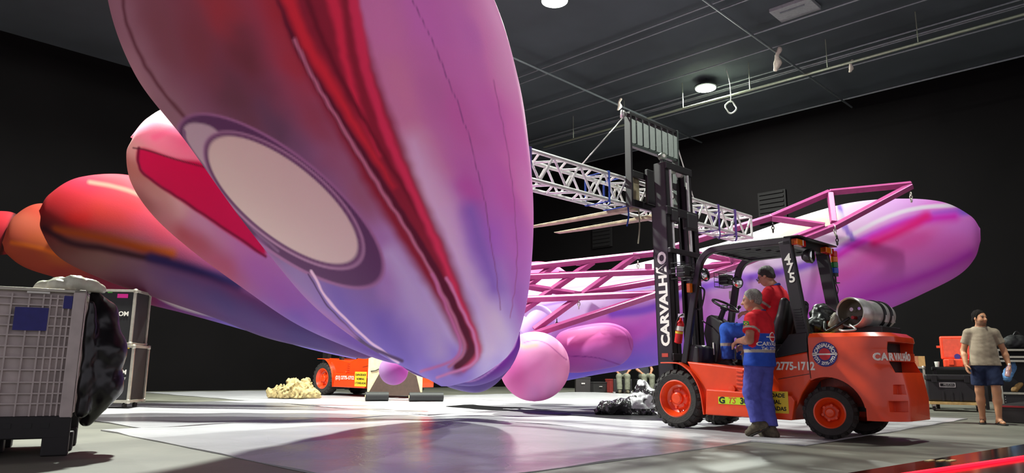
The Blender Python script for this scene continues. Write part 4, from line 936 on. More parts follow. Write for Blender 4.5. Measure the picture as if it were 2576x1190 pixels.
for i, chh in enumerate('CARVALHÃO'):
    q_s = .07 + i * .078; pxy = [np.interp(q_s, al, arc[:, k]) for k in (0, 1)]; pn = [np.interp(q_s + .01, al, arc[:, k]) for k in (0, 1)]; tg = (pn[0] - pxy[0], pn[1] - pxy[1], 0)
    tgn = np.array(tg) / np.linalg.norm(tg); outn = np.cross(tgn, (0, 0, 1)); text_mesh('rear_letter', chh, .105, m_wh, fk, frame_mat((pxy[0] + outn[0] * .004, pxy[1] + outn[1] * .004, .888), tg, (0, 0, 1)), bold=.005, extrude=.003)
# ---------------------------------------------------------------- mast (slight forward tilt)
TM = math.radians(1.2)
def mtf(p): x, y, z = p; return (.275 + x * math.cos(TM) + (z - .85) * math.sin(TM), y, z - x * math.sin(TM))
def mast_part(name, mb, mt, parent=fk, **kw):
    mb.v = [mtf(v) for v in mb.v]; return mb.build(name, mt, parent, **kw)
def channel(y, s, x0, x1, z0, z1, wy, th=.022):                       # C section rail, web outward
    mb = MB(); yo = y; yi = y - s * wy
    mb.box((x0, min(yo, yo - s * th), z0), (x1, max(yo, yo - s * th), z1))
    mb.box((x0, min(yo, yi), z0), (x0 + th, max(yo, yi), z1)); mb.box((x1 - th, min(yo, yi), z0), (x1, max(yo, yi), z1)); return mb
rails = {}
for s in (1, -1):
    rails[s] = mast_part('outer_rail', channel(.40 * s, s, -.13, .12, .12, 3.0, .10), m_bk, bevel=.006)
    mast_part('inner_rail', channel(.33 * s, s, -.10, .10, .5, 3.66, .08), m_bk, bevel=.006)
    mast_part('lift_cylinder', MB().rod((-.10, .22 * s, .2), (-.10, .22 * s, 2.35), .04, 16), m_bk, smooth=True, angle=.7)
    mast_part('piston_rod', MB().rod((-.10, .22 * s, 2.3), (-.10, .22 * s, 3.55), .024, 14), m_st, smooth=True, angle=.7)
    mast_part('lift_chain', MB().box((.02, .16 * s - .02, .9), (.035, .16 * s + .02, 3.5)), m_bk2)
    mast_part('hose', MB().tube(spline([(-.13, .10 * s, .9), (-.14, .11 * s, 1.8), (-.13, .10 * s, 2.9)], 16), .014, 8), m_bk2, smooth=True)
    mast_part('chain_roller', MB().lathe([(-.03, .055), (.03, .055), (.032, .04)], (-.02, .16 * s, 3.58), (0, 1, 0), 20), m_st, smooth=True, angle=.6)
    mast_part('mast_foot', MB().box((-.16, .40 * s - .05, .10), (.14, .40 * s + .05, .40)), m_bk, bevel=.02)
for z, th, xx in ((.9, .10, -.12), (2.05, .07, -.15), (2.36, .07, -.15), (2.93, .12, -.13)):
    mast_part('cross_member', MB().box((xx - .02, -.40, z - th / 2), (xx + .03, .40, z + th / 2)), m_bk, bevel=.008)
mast_part('cross_member', MB().box((-.12, -.33, 3.56), (-.07, .33, 3.66)), m_bk, bevel=.008)
mast_part('cylinder_cap', MB().box((-.16, .14, 2.78), (-.06, .30, 2.96)), m_bk2, bevel=.02); mast_part('cylinder_cap', MB().box((-.16, -.36, 2.72), (-.06, -.08, 2.98)), m_bk2, bevel=.03)
# lettering CARVALHÃO reading upwards on the outer rail web
a, b = mtf((-.005, .402, 1.06)), mtf((-.005, .402, 2.34)); up = np.array(b) - np.array(a); mid = (np.array(a) + np.array(b)) / 2
text_mesh('rail_lettering', 'CARVALHÃO', .185, m_wh, fk, frame_mat(mid + np.array([-.022, .001, 0]), up, (1, 0, 0)), bold=.008, xs=1.18)
q = mtf((0, .402, .93)); MB().cbox(q, (.10, .004, .05)).build('small_badge', mat('badge_red', '#b04030', .4), fk)
# carriage, load backrest, forks
CX = .66
MB().box((CX - .10, -.30, 3.10), (CX - .05, .30, 3.62)).build('carriage', m_bk, fk, bevel=.01)
MB().box((CX - .05, -.58, 3.02), (CX, .58, 3.13)).build('carriage_bar', m_bk, fk, bevel=.01); MB().box((CX - .05, -.58, 3.46), (CX, .58, 3.56)).build('carriage_bar', m_bk, fk, bevel=.01)
m_brl = mat('backrest_side_lit', '#3c4440', .45, .2, var=.15)  # grey-green tone carries the side light on the black bars
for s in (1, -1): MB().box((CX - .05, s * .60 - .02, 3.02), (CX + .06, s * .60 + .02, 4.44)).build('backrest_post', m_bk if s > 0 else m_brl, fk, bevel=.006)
MB().box((CX - .03, -.60, 4.39), (CX + .05, .60, 4.44)).build('backrest_top', m_bk, fk, bevel=.006)
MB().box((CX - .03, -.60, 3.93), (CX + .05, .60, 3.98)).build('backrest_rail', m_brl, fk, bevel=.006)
for k in range(7):
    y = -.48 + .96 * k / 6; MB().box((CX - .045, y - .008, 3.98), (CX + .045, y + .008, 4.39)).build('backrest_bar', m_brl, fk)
for y, z, r in ((.0, 3.86, .055), (-.32, 3.72, .06)):
    o = MB().lathe([(-.04, r), (.04, r), (.042, r * .6)], (CX - .16, y, z), (-1, .4, 0), 20).build('roller_cap', mat('cap_grey', '#6c7468', .5, .3), fk, True, angle=.6)
    MB().lathe([(.043, r * .5), (.046, .003)], (CX - .16, y, z), (-1, .4, 0), 16).build('cap_centre', m_wh, o)
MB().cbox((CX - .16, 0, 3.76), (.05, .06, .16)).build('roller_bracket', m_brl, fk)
for y in (.44, -.24):
    Q = [(.66, 3.50), (.715, 3.50), (.715, 3.06), (1.2, 3.05), (2.4, 3.05), (2.88, 3.05), (2.86, 3.038), (2.3, 3.018), (1.0, 3.0), (.69, 2.995), (.66, 3.03)]
    MB().prism(Q, y - .07, y + .07).build('fork', m_worn, fk, bevel=.006)
# backrest tip hardware
MB().tube([(CX + .02, .62, 4.40), (CX + .03, .70, 4.43), (CX + .02, .72, 4.33)], .03, 8).build('shackle', m_st, fk, True)

# ================================================================ THE TRUSS resting on the forks
tr_y0 = plocx(1295, 390, .96)[0]; tr_y1 = plocx(1866, 575, .96)[0]
TZ = 3.06 + .225
tr = thing('aluminium_truss', 'long silver box truss laid across the raised forks', 'truss', FO, FA)
m_al = mat('truss_aluminium', '#d4d2d0', .35, .45, var=.12)
hs = .19; TX = .96
ch = [(TX + a * hs, TZ + b * hs) for a, b in ((-1, -1), (1, -1), (1, 1), (-1, 1))]
ln = tr_y0 - tr_y1
for (x, z) in ch: MB().rod((x, tr_y0, z), (x, tr_y1, z), .028, 12).build('chord', m_al, tr, True, angle=.7)
nb = int(round(ln / .26))
for f_ in range(4):
    (xa, za), (xb, zb) = ch[f_], ch[(f_ + 1) % 4]
    for k in range(nb):
        ya, yb = tr_y0 - ln * k / nb, tr_y0 - ln * (k + 1) / nb
        if k % 2 == 0: MB().rod((xa, ya, za), (xb, yb, zb), .017, 8).build('brace', m_al, tr, True, angle=.7)
        else: MB().rod((xb, ya, zb), (xa, yb, za), .017, 8).build('brace', m_al, tr, True, angle=.7)
for y in (tr_y0, tr_y1):
    for f_ in range(4):
        (xa, za), (xb, zb) = ch[f_], ch[(f_ + 1) % 4]; MB().rod((xa, y, za), (xb, y, zb), .02, 10).build('end_bar', m_al, tr, True, angle=.7)
# straps round the truss
def strap(name, label, y, color, w_=.05, tail=0.0, extra=.03, mtn=None):
    t = thing(name, label, 'strap', FO, FA, 'straps on the truss'); mm = mat(mtn, color, .7, var=.15)
    e = hs + extra; mb = MB(); P = [(TX - e, TZ - e), (TX + e, TZ - e), (TX + e, TZ + e), (TX - e, TZ + e)]
    for i in range(4):
        (x0, z0), (x1, z1) = P[i], P[(i + 1) % 4]; mb.bar((x0, y, z0), (x1, y, z1), w_, .006, up=np.cross((0, 1, 0), np.array([x1 - x0, 0, z1 - z0])))
    mb.build('loop', mm, t)
    if tail: MB().add(*(lambda Q: ([(q[0], q[1] - w_ * .4, q[2]) for q in Q] + [(q[0] + .004, q[1] + w_ * .4, q[2]) for q in Q], [(i, i + 1, i + 1 + len(Q), i + len(Q)) for i in range(len(Q) - 1)]))(spline([(TX - e, y, TZ - e), (TX - e - .01, y, TZ - e - tail * .5), (TX - e + .01, y + .02, TZ - e - tail)], 10).tolist())).build('tail', mm, t)
    return t
strap('ratchet_strap', 'purple strap round the truss beside the big inflatable', plocx(1330, 390, TX - .2)[0], '#4c2f7c', .07, 0, .03, 'purple_strap')
strap('ratchet_strap', 'blue strap hanging from the truss beside the load backrest', plocx(1576, 470, TX - .2)[0], '#2848a8', .04, .30, .03, 'blue_strap')
strap('ratchet_strap', 'blue strap round the truss left of the load backrest', plocx(1530, 470, TX - .2)[0], '#2848a8', .035, .06, .03, 'blue_strap')
strap('ratchet_strap', 'pale strap hanging below the truss beside the mast', plocx(1604, 520, TX - .2)[0], '#b0a894', .035, .52, .03, 'pale_strap')
strap('ratchet_strap', 'purple strap near the far end of the truss', plocx(1848, 565, TX - .2)[0], '#4c2f7c', .07, .12, .03, 'purple_strap')
strap('ratchet_strap', 'thin purple strap hanging by the truss end', plocx(1808, 590, TX - .2)[0], '#4c2f7c', .05, .16, .03, 'purple_strap')
# cable stays from the backrest top to the truss
y1_ = plocx(1455, 385, TX)[0]; y2_ = plocx(1748, 500, TX)[0]
for (ya, yb, lab) in ((.62, y1_, 'thin steel cable from the load backrest down to the left half of the truss'), (-.58, y2_, 'thin steel cable from the load backrest down to the right half of the truss')):
    t = thing('steel_cable', lab, 'cable', FO, FA); MB().rod((CX + .02, ya, 4.42), (TX, yb, TZ + hs + .03), .009, 6).build('wire', m_st, t, True)
    MB().cbox((TX, yb, TZ + hs + .035), (.06, .05, .03)).build('clamp', m_bk, t)

# ================================================================ THE FAR FORKLIFT, seen below the inflatable
g0 = gnd(808, 995); fa2 = math.radians(141.0); h2 = np.array([math.cos(fa2), math.sin(fa2), 0]); l2 = np.array([-h2[1], h2[0], 0])
f2 = thing('forklift', 'far orange forklift half hidden under the inflatable lobes', 'forklift', g0 - l2 * .69 + np.array([0, 0, .02]), fa2)
f2.scale = (1.15, 1.15, 1.15)
for c in PARTS_COMMON:
    n_ = copy_tree(c, f2)
    if n_.name.startswith('body') or n_.name.startswith('counterweight'): pass
for s in (1, -1): MB().box((-.6, s * .5 - .04, .8), (-.52, s * .5 + .04, 2.2)).build('pillar', m_bk, f2)
MB().box((-1.6, -.5, 2.2), (-.5, .5, 2.26)).build('roof', m_bk, f2)
MB().box((.1, -.4, .1), (.3, -.3, 2.2)).build('mast_rail', m_bk, f2); MB().box((.1, .3, .1), (.3, .4, 2.2)).build('mast_rail', m_bk, f2)
side_text('lettering', '(21) 2775-1712', .105, -.86, .40, .628, m_wh, f2, bold=.003)
o = MB().box((-1.62, .626, .22), (-1.22, .629, .54)).build('capacity_sticker', m_yel, f2)
for k, s in enumerate(('CAPACIDADE', 'NOMINAL', '3 TONELADAS')): text_mesh('lettering', s, .058, m_ink, o, frame_mat((-1.42, .630, .47 - .09 * k), (-1, 0, 0), (0, 0, 1)), bold=.002)

# ================================================================ PEOPLE
m_skin = attr_mat('skin', .5, .06, 120, spec=.4); m_cloth = attr_mat('work_cloth', .85, .25, 160, spec=.2)
m_hair_g = mat('grey_hair', '#7d7870', .7, var=.45, scale=90, bump=.4, bscale=170); m_hair_d = mat('dark_hair', '#120d0b', .9, var=.3, scale=90, bump=.4, bscale=140, spec=.15); m_hair_b = mat('greying_dark_hair', '#2a2320', .7, var=.6, scale=80, bump=.4, bscale=170)
m_eye = mat('eye_dark', '#1a1210', .2)
def rotm(yaw=0.0, pitch=0.0, roll=0.0):
    return np.array((Matrix.Rotation(yaw, 3, 'Z') @ Matrix.Rotation(pitch, 3, 'Y') @ Matrix.Rotation(roll, 3, 'X')))
def A(*v): return np.array(v, float)
def lerp(a, b, t): return A(*a) * (1 - t) + A(*b) * t
def hand(fl, wrist, d, nrm, curl, side, k=.006, s=1.0):
    """palm and five fingers; d: direction of the fingers, nrm: back of the hand, side: +1 when the thumb leaves towards d x nrm"""
    d = A(*d); d /= np.linalg.norm(d); nrm = A(*nrm); nrm -= d * (nrm @ d); nrm /= np.linalg.norm(nrm); t = np.cross(d, nrm) * side; w_ = A(*wrist)
    pk = w_ + d * .085 * s
    for o in (-.028, -.01, .01, .028): fl.cone(w_ + t * o * .6 * s + d * .01, pk + t * o * s, .016 * s, .0125 * s, .014)
    for i, (o, L) in enumerate(((.032, .072), (.011, .080), (-.011, .074), (-.031, .058))):
        p = pk + t * o * s; dd = d
        for j, fr in enumerate((.45, .32, .23)):
            a = curl * (.55 if j == 0 else .9); dd = dd * math.cos(a) - nrm * math.sin(a) * 1.0; dd = dd / np.linalg.norm(dd); q = p + dd * L * fr * s
            fl.cone(p, q, (.0098 - .0006 * j) * s, (.0092 - .0008 * j) * s, k); p = q
    p = w_ + d * .028 * s + t * .026 * s; dd = d * .65 + t * .75 - nrm * .25 * (1 + curl)
    for j, L in enumerate((.038, .03, .022)):
        dd = dd / np.linalg.norm(dd); q = p + dd * L * s; fl.cone(p, q, (.0135 - .0012 * j) * s, (.012 - .0012 * j) * s, k); p = q; dd = dd + d * .35 - t * .18 - nrm * curl * .25
def bounds(pts, pad): P = np.array(pts, float); return P.min(0) - pad, P.max(0) + pad
def person(root, J, S):
    g = J; fw = A(*J.get('fwd', (1, 0, 0))); hr = rotm(*J['head_rot']); hc = A(*J['head']); hp = lambda *v: hc + hr @ A(*v)
    allp = [v for k_, v in J.items() if isinstance(v, tuple) and len(v) == 3 and k_ not in ('fwd', 'head_rot') and not k_.startswith('d_') and not k_.startswith('n_')]
    lo, hi = bounds(allp, .26); sk = lin(S['skin'])[:3]; b = S.get('build', 1.0)
    # ---- body
    fl = Field(lo, hi, S.get('res', .0085))
    pe, chs = A(*J['pelvis']), A(*J['chest']); mid = (pe + chs) / 2
    fl.cone(pe, mid, .125 * b, .125 * b, .03, flat=.78, fdir=fw); fl.cone(mid, chs, .125 * b, .145 * b, .05, flat=.75, fdir=fw)
    nk = A(*J['neck'])
    for s in ('l', 'r'):
        sh, el, wr = A(*J['sh_' + s]), A(*J['el_' + s]), A(*J['wr_' + s])
        fl.cone(lerp(chs, nk, .8), sh, .052, .050, .05); fl.cone(sh, el, .052 * b, .042 * b, .03); fl.cone(el, lerp(el, wr, .35), .042 * b, .043 * b, .02); fl.cone(lerp(el, wr, .35), wr, .043 * b, .028, .02)
        hand(fl, wr, J['d_ha_' + s], J['n_ha_' + s], J.get('curl_' + s, .5), J.get('ts_' + s, 1 if s == 'l' else -1))
        hpj, kn, an = A(*J['hip_' + s]), A(*J['kn_' + s]), A(*J['an_' + s])
        fl.cone(hpj, kn, .088 * b, .058, .05); fl.cone(kn, lerp(kn, an, .35), .056, .058, .03); fl.cone(lerp(kn, an, .35), an, .058, .037, .03)
        toe = A(*J['toe_' + s]); heel = an + (an - toe) * .28; heel[2] = an[2] - .045
        fl.cone(an, heel, .037, .032, .02); fl.cone(an + A(0, 0, -.02), toe, .036, .022, .02); fl.cone(heel, toe, .03, .02, .02)
    fl.cone(chs, nk, .10, .062, .05); fl.cone(nk, hp(-.015, 0, -.05), .058, .056, .03)
    # head
    fl.ell(hp(-.018, 0, .03), (.098, .077, .086), .03, hr); fl.ell(hp(.028, 0, -.03), (.066, .062, .088), .03, hr); fl.ell(hp(.048, 0, -.088), (.038, .042, .03), .025, hr)
    for y in (-1, 1):
        fl.ell(hp(.052, .034 * y, -.03), (.032, .025, .03), .02, hr); fl.ell(hp(-.008, .077 * y, -.012), (.02, .010, .032), .006, hr)
        fl.ell(hp(.02, .045 * y, -.075), (.04, .02, .03), .02, hr)
    fl.ell(hp(.079, 0, .022), (.016, .05, .011), .012, hr)
    for y in (-1, 1): fl.carve_ell(hp(.098, .031 * y, .002), (.014, .016, .011), .008)
    fl.cone(hp(.088, 0, .005), hp(.113, 0, -.030), .009, .015, .01); fl.cone(hp(.10, .012, -.034), hp(.10, -.012, -.034), .009, .009, .008)
    fl.ell(hp(.090, 0, -.058), (.010, .024, .006), .006, hr); fl.ell(hp(.088, 0, -.069), (.010, .020, .007), .006, hr)
    def skincol(V):
        C = np.tile(np.array(sk), (len(V), 1)); q = (V - hc) @ hr; near = np.linalg.norm(q, axis=1) < .17
        lips = near & (q[:, 0] > .082) & (np.abs(q[:, 2] + .063) < .011) & (np.abs(q[:, 1]) < .022); C[lips] = C[lips] * np.array([.85, .6, .6])
        brow = near & (q[:, 0] > .06) & (np.abs(q[:, 2] - .026) < .007) & (np.abs(np.abs(q[:, 1]) - .033) < .018); C[brow] = lin(S.get('brow', '#3a3028'))[:3]
        if S.get('beard'):
            be = near & (q[:, 0] > -.02) & (q[:, 2] < -.042 - .25 * np.clip(.06 - np.abs(q[:, 1]), 0, .03)) & (q[:, 2] > -.125) & ~lips; be &= ~((np.abs(q[:, 1]) < .018) & (q[:, 2] > -.047)); C[be] = C[be] * .4 + np.array(lin(S['beard'])[:3]) * .6
        return C
    body = fl.build('body', m_skin, root, skincol)
    for y in (-1, 1): MB().lathe([(-.01, .003), (-.007, .0085), (0, .0105), (.007, .0085), (.01, .003)], hp(.079, .031 * y, .002), hr @ A(0, 0, 1), 14).build('eye', m_eye, body, True)
    # ---- hair
    if S.get('hair'):
        f2 = Field(hc - .2, hc + .2, .0075); f2.ell(hp(-.024, 0, .036), A(.106, .086, .094) * S.get('hair_r', 1.0), .01, hr); f2.cone(hp(-.07, .03, -.03), hp(-.07, -.03, -.03), .040, .040, .03)
        if S.get('fringe'): f2.cone(hp(.06, .045, .085), hp(.06, -.045, .085), .022, .022, .03)
        for y in (-1, 1): f2.cone(hp(-.02, .066 * y, .0), hp(.012, .066 * y, -.005), .016, .012, .02)
        f2.noise(.0022, 60, 5); f2.half(hp(.052, 0, .05), hr @ A(.86, 0, -.52)); f2.half(hp(-.02, 0, -.066), hr @ A(.35, 0, -1))
        f2.build('hair', S['hair'], body)
    # ---- trousers
    wa = A(*J.get('waist', tuple(lerp(pe, chs, .25)))); tr_ = S['trouser']; tcol = lin(tr_['c'])[:3]
    f3 = Field(lo, hi, .0095); f3.cone(pe - (chs - pe) * .12, wa, .148 * b, .145 * b, .04, flat=.82, fdir=fw)
    for s in ('l', 'r'):
        hpj, kn, an = A(*J['hip_' + s]), A(*J['kn_' + s]), A(*J['an_' + s]); rk, ra = tr_.get('rk', .078), tr_.get('ra', .07)
        if tr_.get('short'):
            f3.cone(hpj, lerp(hpj, kn, tr_['short']), .100 * b, tr_['rs'], .035, cut=True)
        else:
            f3.cone(hpj, kn, .104 * b, rk, .035); f3.cone(kn, lerp(kn, an, .92), rk, ra, .03, cut=True)
    f3.noise(tr_.get('fold', .003) * .7, 18, tr_.get('seed', 2)); f3.half(wa + (chs - pe) * .12, chs - pe)
    def tcolf(V):
        C = np.tile(np.array(tcol), (len(V), 1)); n = pnoise(V[:, 0], V[:, 2], .12, 9); C *= (1 + .06 * n)[:, None]
        if tr_.get('band'):
            for s in ('l', 'r'):
                kn, an = A(*J['kn_' + s]), A(*J['an_' + s]); ax = (an - kn); L = np.linalg.norm(ax); q = (V - kn) @ (ax / L); r = np.linalg.norm(V - kn - np.outer(q, ax / L), axis=1)
                k_ = (np.abs(q - tr_['band']) < .02) & (r < .14); C[k_] = lin('#8f8880')[:3]
        return np.clip(C, 0, 1)
    f3.build(tr_.get('name', 'trousers'), m_cloth, body, tcolf)
    # ---- shirt
    sh_ = S['shirt']; f4 = Field(lo, hi, .009); hem = A(*J['hem']); e = sh_.get('ease', .022)
    belly = sh_.get('belly', 0.0)
    f4.cone(hem + (hem - mid) * .5, mid, .142 * b + e, .135 * b + e, .05, flat=.84, fdir=fw); f4.cone(mid, chs, .135 * b + e, .146 * b + e * .8, .06, flat=.80, fdir=fw)
    if belly: f4.ell(lerp(pe, chs, .38) + fw * .05, (.10 + belly, .13 + belly * .6, .14), .06)
    for s in ('l', 'r'): f4.cone(A(*J['hip_' + s]) - (chs - pe) * .15, lerp(J['hip_' + s], chs, .45), .112 * b + e * .6, .11 * b, .04, flat=.9, fdir=fw)
    f4.cone(chs, lerp(chs, nk, .86), .12, .082, .05, cut=True)
    for s in ('l', 'r'):
        sh, el = A(*J['sh_' + s]), A(*J['el_' + s]); f4.cone(lerp(chs, nk, .78), sh, .062, .058, .06); f4.cone(sh, lerp(sh, el, sh_.get('sleeve', .62)), .064 * b, sh_.get('sr', .072) * b, .03, cut=True)
    f4.noise(sh_.get('fold', .003) * .55, 15, sh_.get('seed', 3)); f4.half(hem, hem - mid)
    o4 = f4.build('shirt', m_cloth, body, lambda V: sh_['col'](V, J))
    if sh_.get('collar'):
        cc = lerp(chs, nk, .88); MB().tube([cc + (hr @ A(math.cos(a) * .072, math.sin(a) * .078, .0)) * 1.0 + A(0, 0, .012 - .012 * math.cos(a)) for a in np.linspace(0, 2 * PI, 26, endpoint=False)], .016, 8, closed=True).build('collar', sh_['collar'], o4, True)
    # ---- shoes
    for s in ('l', 'r'):
        an, toe = A(*J['an_' + s]), A(*J['toe_' + s]); d = toe - an; d[2] = 0; d /= np.linalg.norm(d); sd = np.cross(A(0, 0, 1), d)
        if S.get('shoe') == 'boot':
            f5 = Field(np.minimum(an, toe) - .16, np.maximum(an, toe) + .16, .008); dn = (toe - an); dn /= np.linalg.norm(dn); upv = np.cross(dn, sd); upv *= -1 if upv[2] > 0 else 1
            heel = an - d * .05 + A(0, 0, -.055) if not J.get('lift_' + s) else an - dn * .04 + upv * .05
            f5.cone(heel, toe, .043, .038, .03); f5.cone(an, heel, .055, .045, .03); f5.cone(an, lerp(an, toe, .65), .052, .042, .03)
            f5.noise(.0018, 40, 6); f5.half((0, 0, .004), (0, 0, -1))
            bo = f5.build('boot', mat('muddy_boot', '#4c4334', .85, var=.4, scale=30), body)
            mb = MB(); so = lerp(heel, toe, .5); n_ = np.cross(dn, sd); n_ = n_ if n_[2] < 0 else -n_
            P = [lerp(heel, toe, t_) + sd * w_ + n_ * .038 for t_, w_ in ((-.18, -.03), (-.18, .03), (.3, .038), (.75, .05), (1.15, .035), (1.25, 0), (1.15, -.035), (.75, -.05), (.3, -.038))]
            mb.plate(P, .014, n_).build('sole', mat('boot_sole', '#2c2822', .9), bo, bevel=.004)
        elif S.get('shoe') == 'flipflop':
            P = [an * A(1, 1, 0) + d * t_ + sd * w_ + A(0, 0, .004) for t_, w_ in ((-.09, -.025), (-.10, 0), (-.09, .025), (0, .035), (.09, .05), (.17, .045), (.20, .015), (.20, -.02), (.15, -.042), (.06, -.042))]
            ff = MB().plate(P, .016, (0, 0, 1)).build('flip_flop', mat('flipflop_black', '#1c1a1a', .7), body, bevel=.004)
            t0 = an * A(1, 1, 0) + d * .14 + A(0, 0, .045)
            MB().tube(spline([an * A(1, 1, 0) + d * .03 + sd * .04 + A(0, 0, .022), t0 - d * .04 + sd * .015 + A(0, 0, .018), t0, t0 - d * .04 - sd * .015 + A(0, 0, .018), an * A(1, 1, 0) + d * .03 - sd * .04 + A(0, 0, .022)], 18), .006, 6).build('strap', mat('flipflop_strap', '#2a2626', .6), ff, True)
    return body

RED, BLUE, BAND = np.array(lin('#cf2430')[:3]), np.array(lin('#2b4cae')[:3]), np.array(lin('#a39a90')[:3])
def uniform(V, J, zc, zb):
    C = np.where((V[:, 2] > zc)[:, None], RED, BLUE); chs = A(*J['chest']); pe = A(*J['pelvis'])
    k = np.abs(V[:, 2] - zb) < .017; C = np.where(k[:, None], BAND, C)
    for s in ('l', 'r'):
        sh, el = A(*J['sh_' + s]), A(*J['el_' + s]); ax = el - sh; L = np.linalg.norm(ax); q = (V - sh) @ (ax / L); r = np.linalg.norm(V - sh - np.outer(np.clip(q, 0, L), ax / L), axis=1)
        on = (q > .02) & (r < .11) & (np.abs(V[:, 1]) > abs(sh[1]) * .82); C = np.where(on[:, None], RED, C); C = np.where((on & (np.abs(q - L * .50) < .014))[:, None], BAND, C)
    return C * (1 + .05 * pnoise(V[:, 1], V[:, 2], .15, 4))[:, None]
def flag(parent, c, x, y, s=.03):
    M = frame_mat(c, x, y); z = np.array(M.col[2])[:3]; X, Y = np.array(M.col[0])[:3], np.array(M.col[1])[:3]; c = A(*c)
    o = MB().plate([c - X * s * 1.4 - Y * s, c + X * s * 1.4 - Y * s, c + X * s * 1.4 + Y * s, c - X * s * 1.4 + Y * s], .003, z).build('flag_patch', mat('flag_green', '#2f8a3a', .7), parent)
    MB().plate([c - X * s * 1.1 + z * .003, c - Y * s * .75 + z * .003, c + X * s * 1.1 + z * .003, c + Y * s * .75 + z * .003], .002, z).build('flag_diamond', mat('flag_yellow', '#e0cc30', .7), o)
    MB().lathe([(.005, s * .36), (.0065, s * .36)], c, z, 16).build('flag_disc', mat('flag_blue', '#223c80', .7), o)

# ---- worker standing beside the forklift (x: the way he faces)
wp = gnd(1921, 1101)
p1 = thing('person', 'grey haired worker in red and blue uniform standing beside the forklift', 'person', wp, math.radians(130))
J1 = dict(head=(.055, .02, 1.565), head_rot=(math.radians(30), math.radians(8), 0), neck=(-.015, 0, 1.425), chest=(-.03, 0, 1.24), pelvis=(.0, 0, .90), hem=(.0, 0, .80),
          sh_l=(-.02, .172, 1.335), el_l=(-.05, .27, 1.085), wr_l=(.17, .16, 1.085), d_ha_l=(.85, -.45, -.25), n_ha_l=(.1, .55, .8), curl_l=.65, ts_l=-1,
          sh_r=(-.0, -.172, 1.335), el_r=(.02, -.27, 1.09), wr_r=(.19, -.06, 1.02), d_ha_r=(.6, .75, -.1), n_ha_r=(.7, -.5, .4), curl_r=.7, ts_r=1,
          hip_l=(.01, .085, .86), kn_l=(.09, .06, .50), an_l=(.03, .045, .15), toe_l=(.15, .07, .045), lift_l=1,
          hip_r=(-.01, -.085, .86), kn_r=(.02, -.075, .49), an_r=(-.07, -.05, .09), toe_r=(.07, -.08, .04))
S1 = dict(skin='#a9745a', hair=m_hair_g, brow='#6a6058', build=1.08, shoe='boot', trouser=dict(c='#4d4f9c', rk=.092, ra=.082, fold=.0045), shirt=dict(col=lambda V, J: uniform(V, J, 1.165, .965), sleeve=.60, sr=.078, ease=.03, belly=.03, fold=.0035, collar=mat('navy_collar', '#26346e', .8)))
b1 = person(p1, J1, S1)
sh_o = [c for c in b1.children if c.name.startswith('shirt')][0]
flag(sh_o, (-.03, .288, 1.275), (-1, .0, -.1), (.0, .30, 1), .026)
from mathutils.bvhtree import BVHTree
def press_on(o, tree, dirv, off):                              # lay flat marks onto the cloth behind them
    dv = Vector(dirv)
    for v in o.data.vertices:
        hit = tree.ray_cast(v.co - dv * .5, dv)
        if hit[0] is not None: v.co = hit[0] - dv * off
shirt_tree = BVHTree.FromPolygons([v.co for v in sh_o.data.vertices], [tuple(p.vertices) for p in sh_o.data.polygons])
for (s, z, sz) in (('CARVALHÃO', 1.045, .062), ('Tel.: 2775-1712', .995, .046)):
    press_on(text_mesh('back_lettering', s, sz, m_wh, sh_o, frame_mat((-.25, .0, z), (0, -1, 0), (0, 0, 1)), extrude=0, bold=.001), shirt_tree, (1, 0, 0), .004)
def disc_rings(name, c, radii, mt, off):
    V = []; Fc = []; n = 28
    for r in radii: V += [(c[0], c[1] + r * math.cos(2 * PI * k / n), c[2] + r * math.sin(2 * PI * k / n)) for k in range(n)]
    for i in range(len(radii) - 1): Fc += [(i * n + k, i * n + (k + 1) % n, (i + 1) * n + (k + 1) % n, (i + 1) * n + k) for k in range(n)]
    o = meshobj(name, V, Fc, mt, sh_o); press_on(o, shirt_tree, (1, 0, 0), off); return o
disc_rings('back_emblem', (-.25, 0, 1.125), (.0005, .02, .04, .048), m_redi, .003); disc_rings('emblem_ring', (-.25, 0, 1.125), (.046, .052, .058), m_wh, .0035)
V = [(-.25, -.06 + .02 * i, 1.119 + .012 * j) for i in range(9) for j in range(2)]
press_on(meshobj('emblem_bar', V, [(2 * i, 2 * i + 2, 2 * i + 3, 2 * i + 1) for i in range(8)], m_wh, sh_o), shirt_tree, (1, 0, 0), .005)

# ---- driver on the forklift seat (forklift frame)
p2 = thing('person', 'driver in red and blue uniform with glasses sitting on the forklift seat', 'person', FO, FA)
J2 = dict(head=(-1.02, .0, 1.945), head_rot=(math.radians(10), math.radians(26), 0), neck=(-1.12, 0, 1.80), chest=(-1.17, 0, 1.60), pelvis=(-1.15, 0, 1.26), hem=(-1.15, 0, 1.20),
          sh_l=(-1.15, .19, 1.72), el_l=(-1.00, .27, 1.45), wr_l=(-.80, .16, 1.475), d_ha_l=(.9, -.35, .05), n_ha_l=(.0, .5, .85), curl_l=.9, ts_l=-1,
          sh_r=(-1.13, -.19, 1.72), el_r=(-1.0, -.27, 1.44), wr_r=(-.80, -.12, 1.46), d_ha_r=(.85, .4, -.1), n_ha_r=(.1, -.5, .85), curl_r=.8, ts_r=1,
          hip_l=(-1.10, .09, 1.22), kn_l=(-.52, .15, 1.27), an_l=(-.52, .15, .86), toe_l=(-.40, .16, .815),
          hip_r=(-1.10, -.09, 1.22), kn_r=(-.60, -.14, 1.22), an_r=(-.56, -.14, .86), toe_r=(-.43, -.15, .815), waist=(-1.13, 0, 1.33))
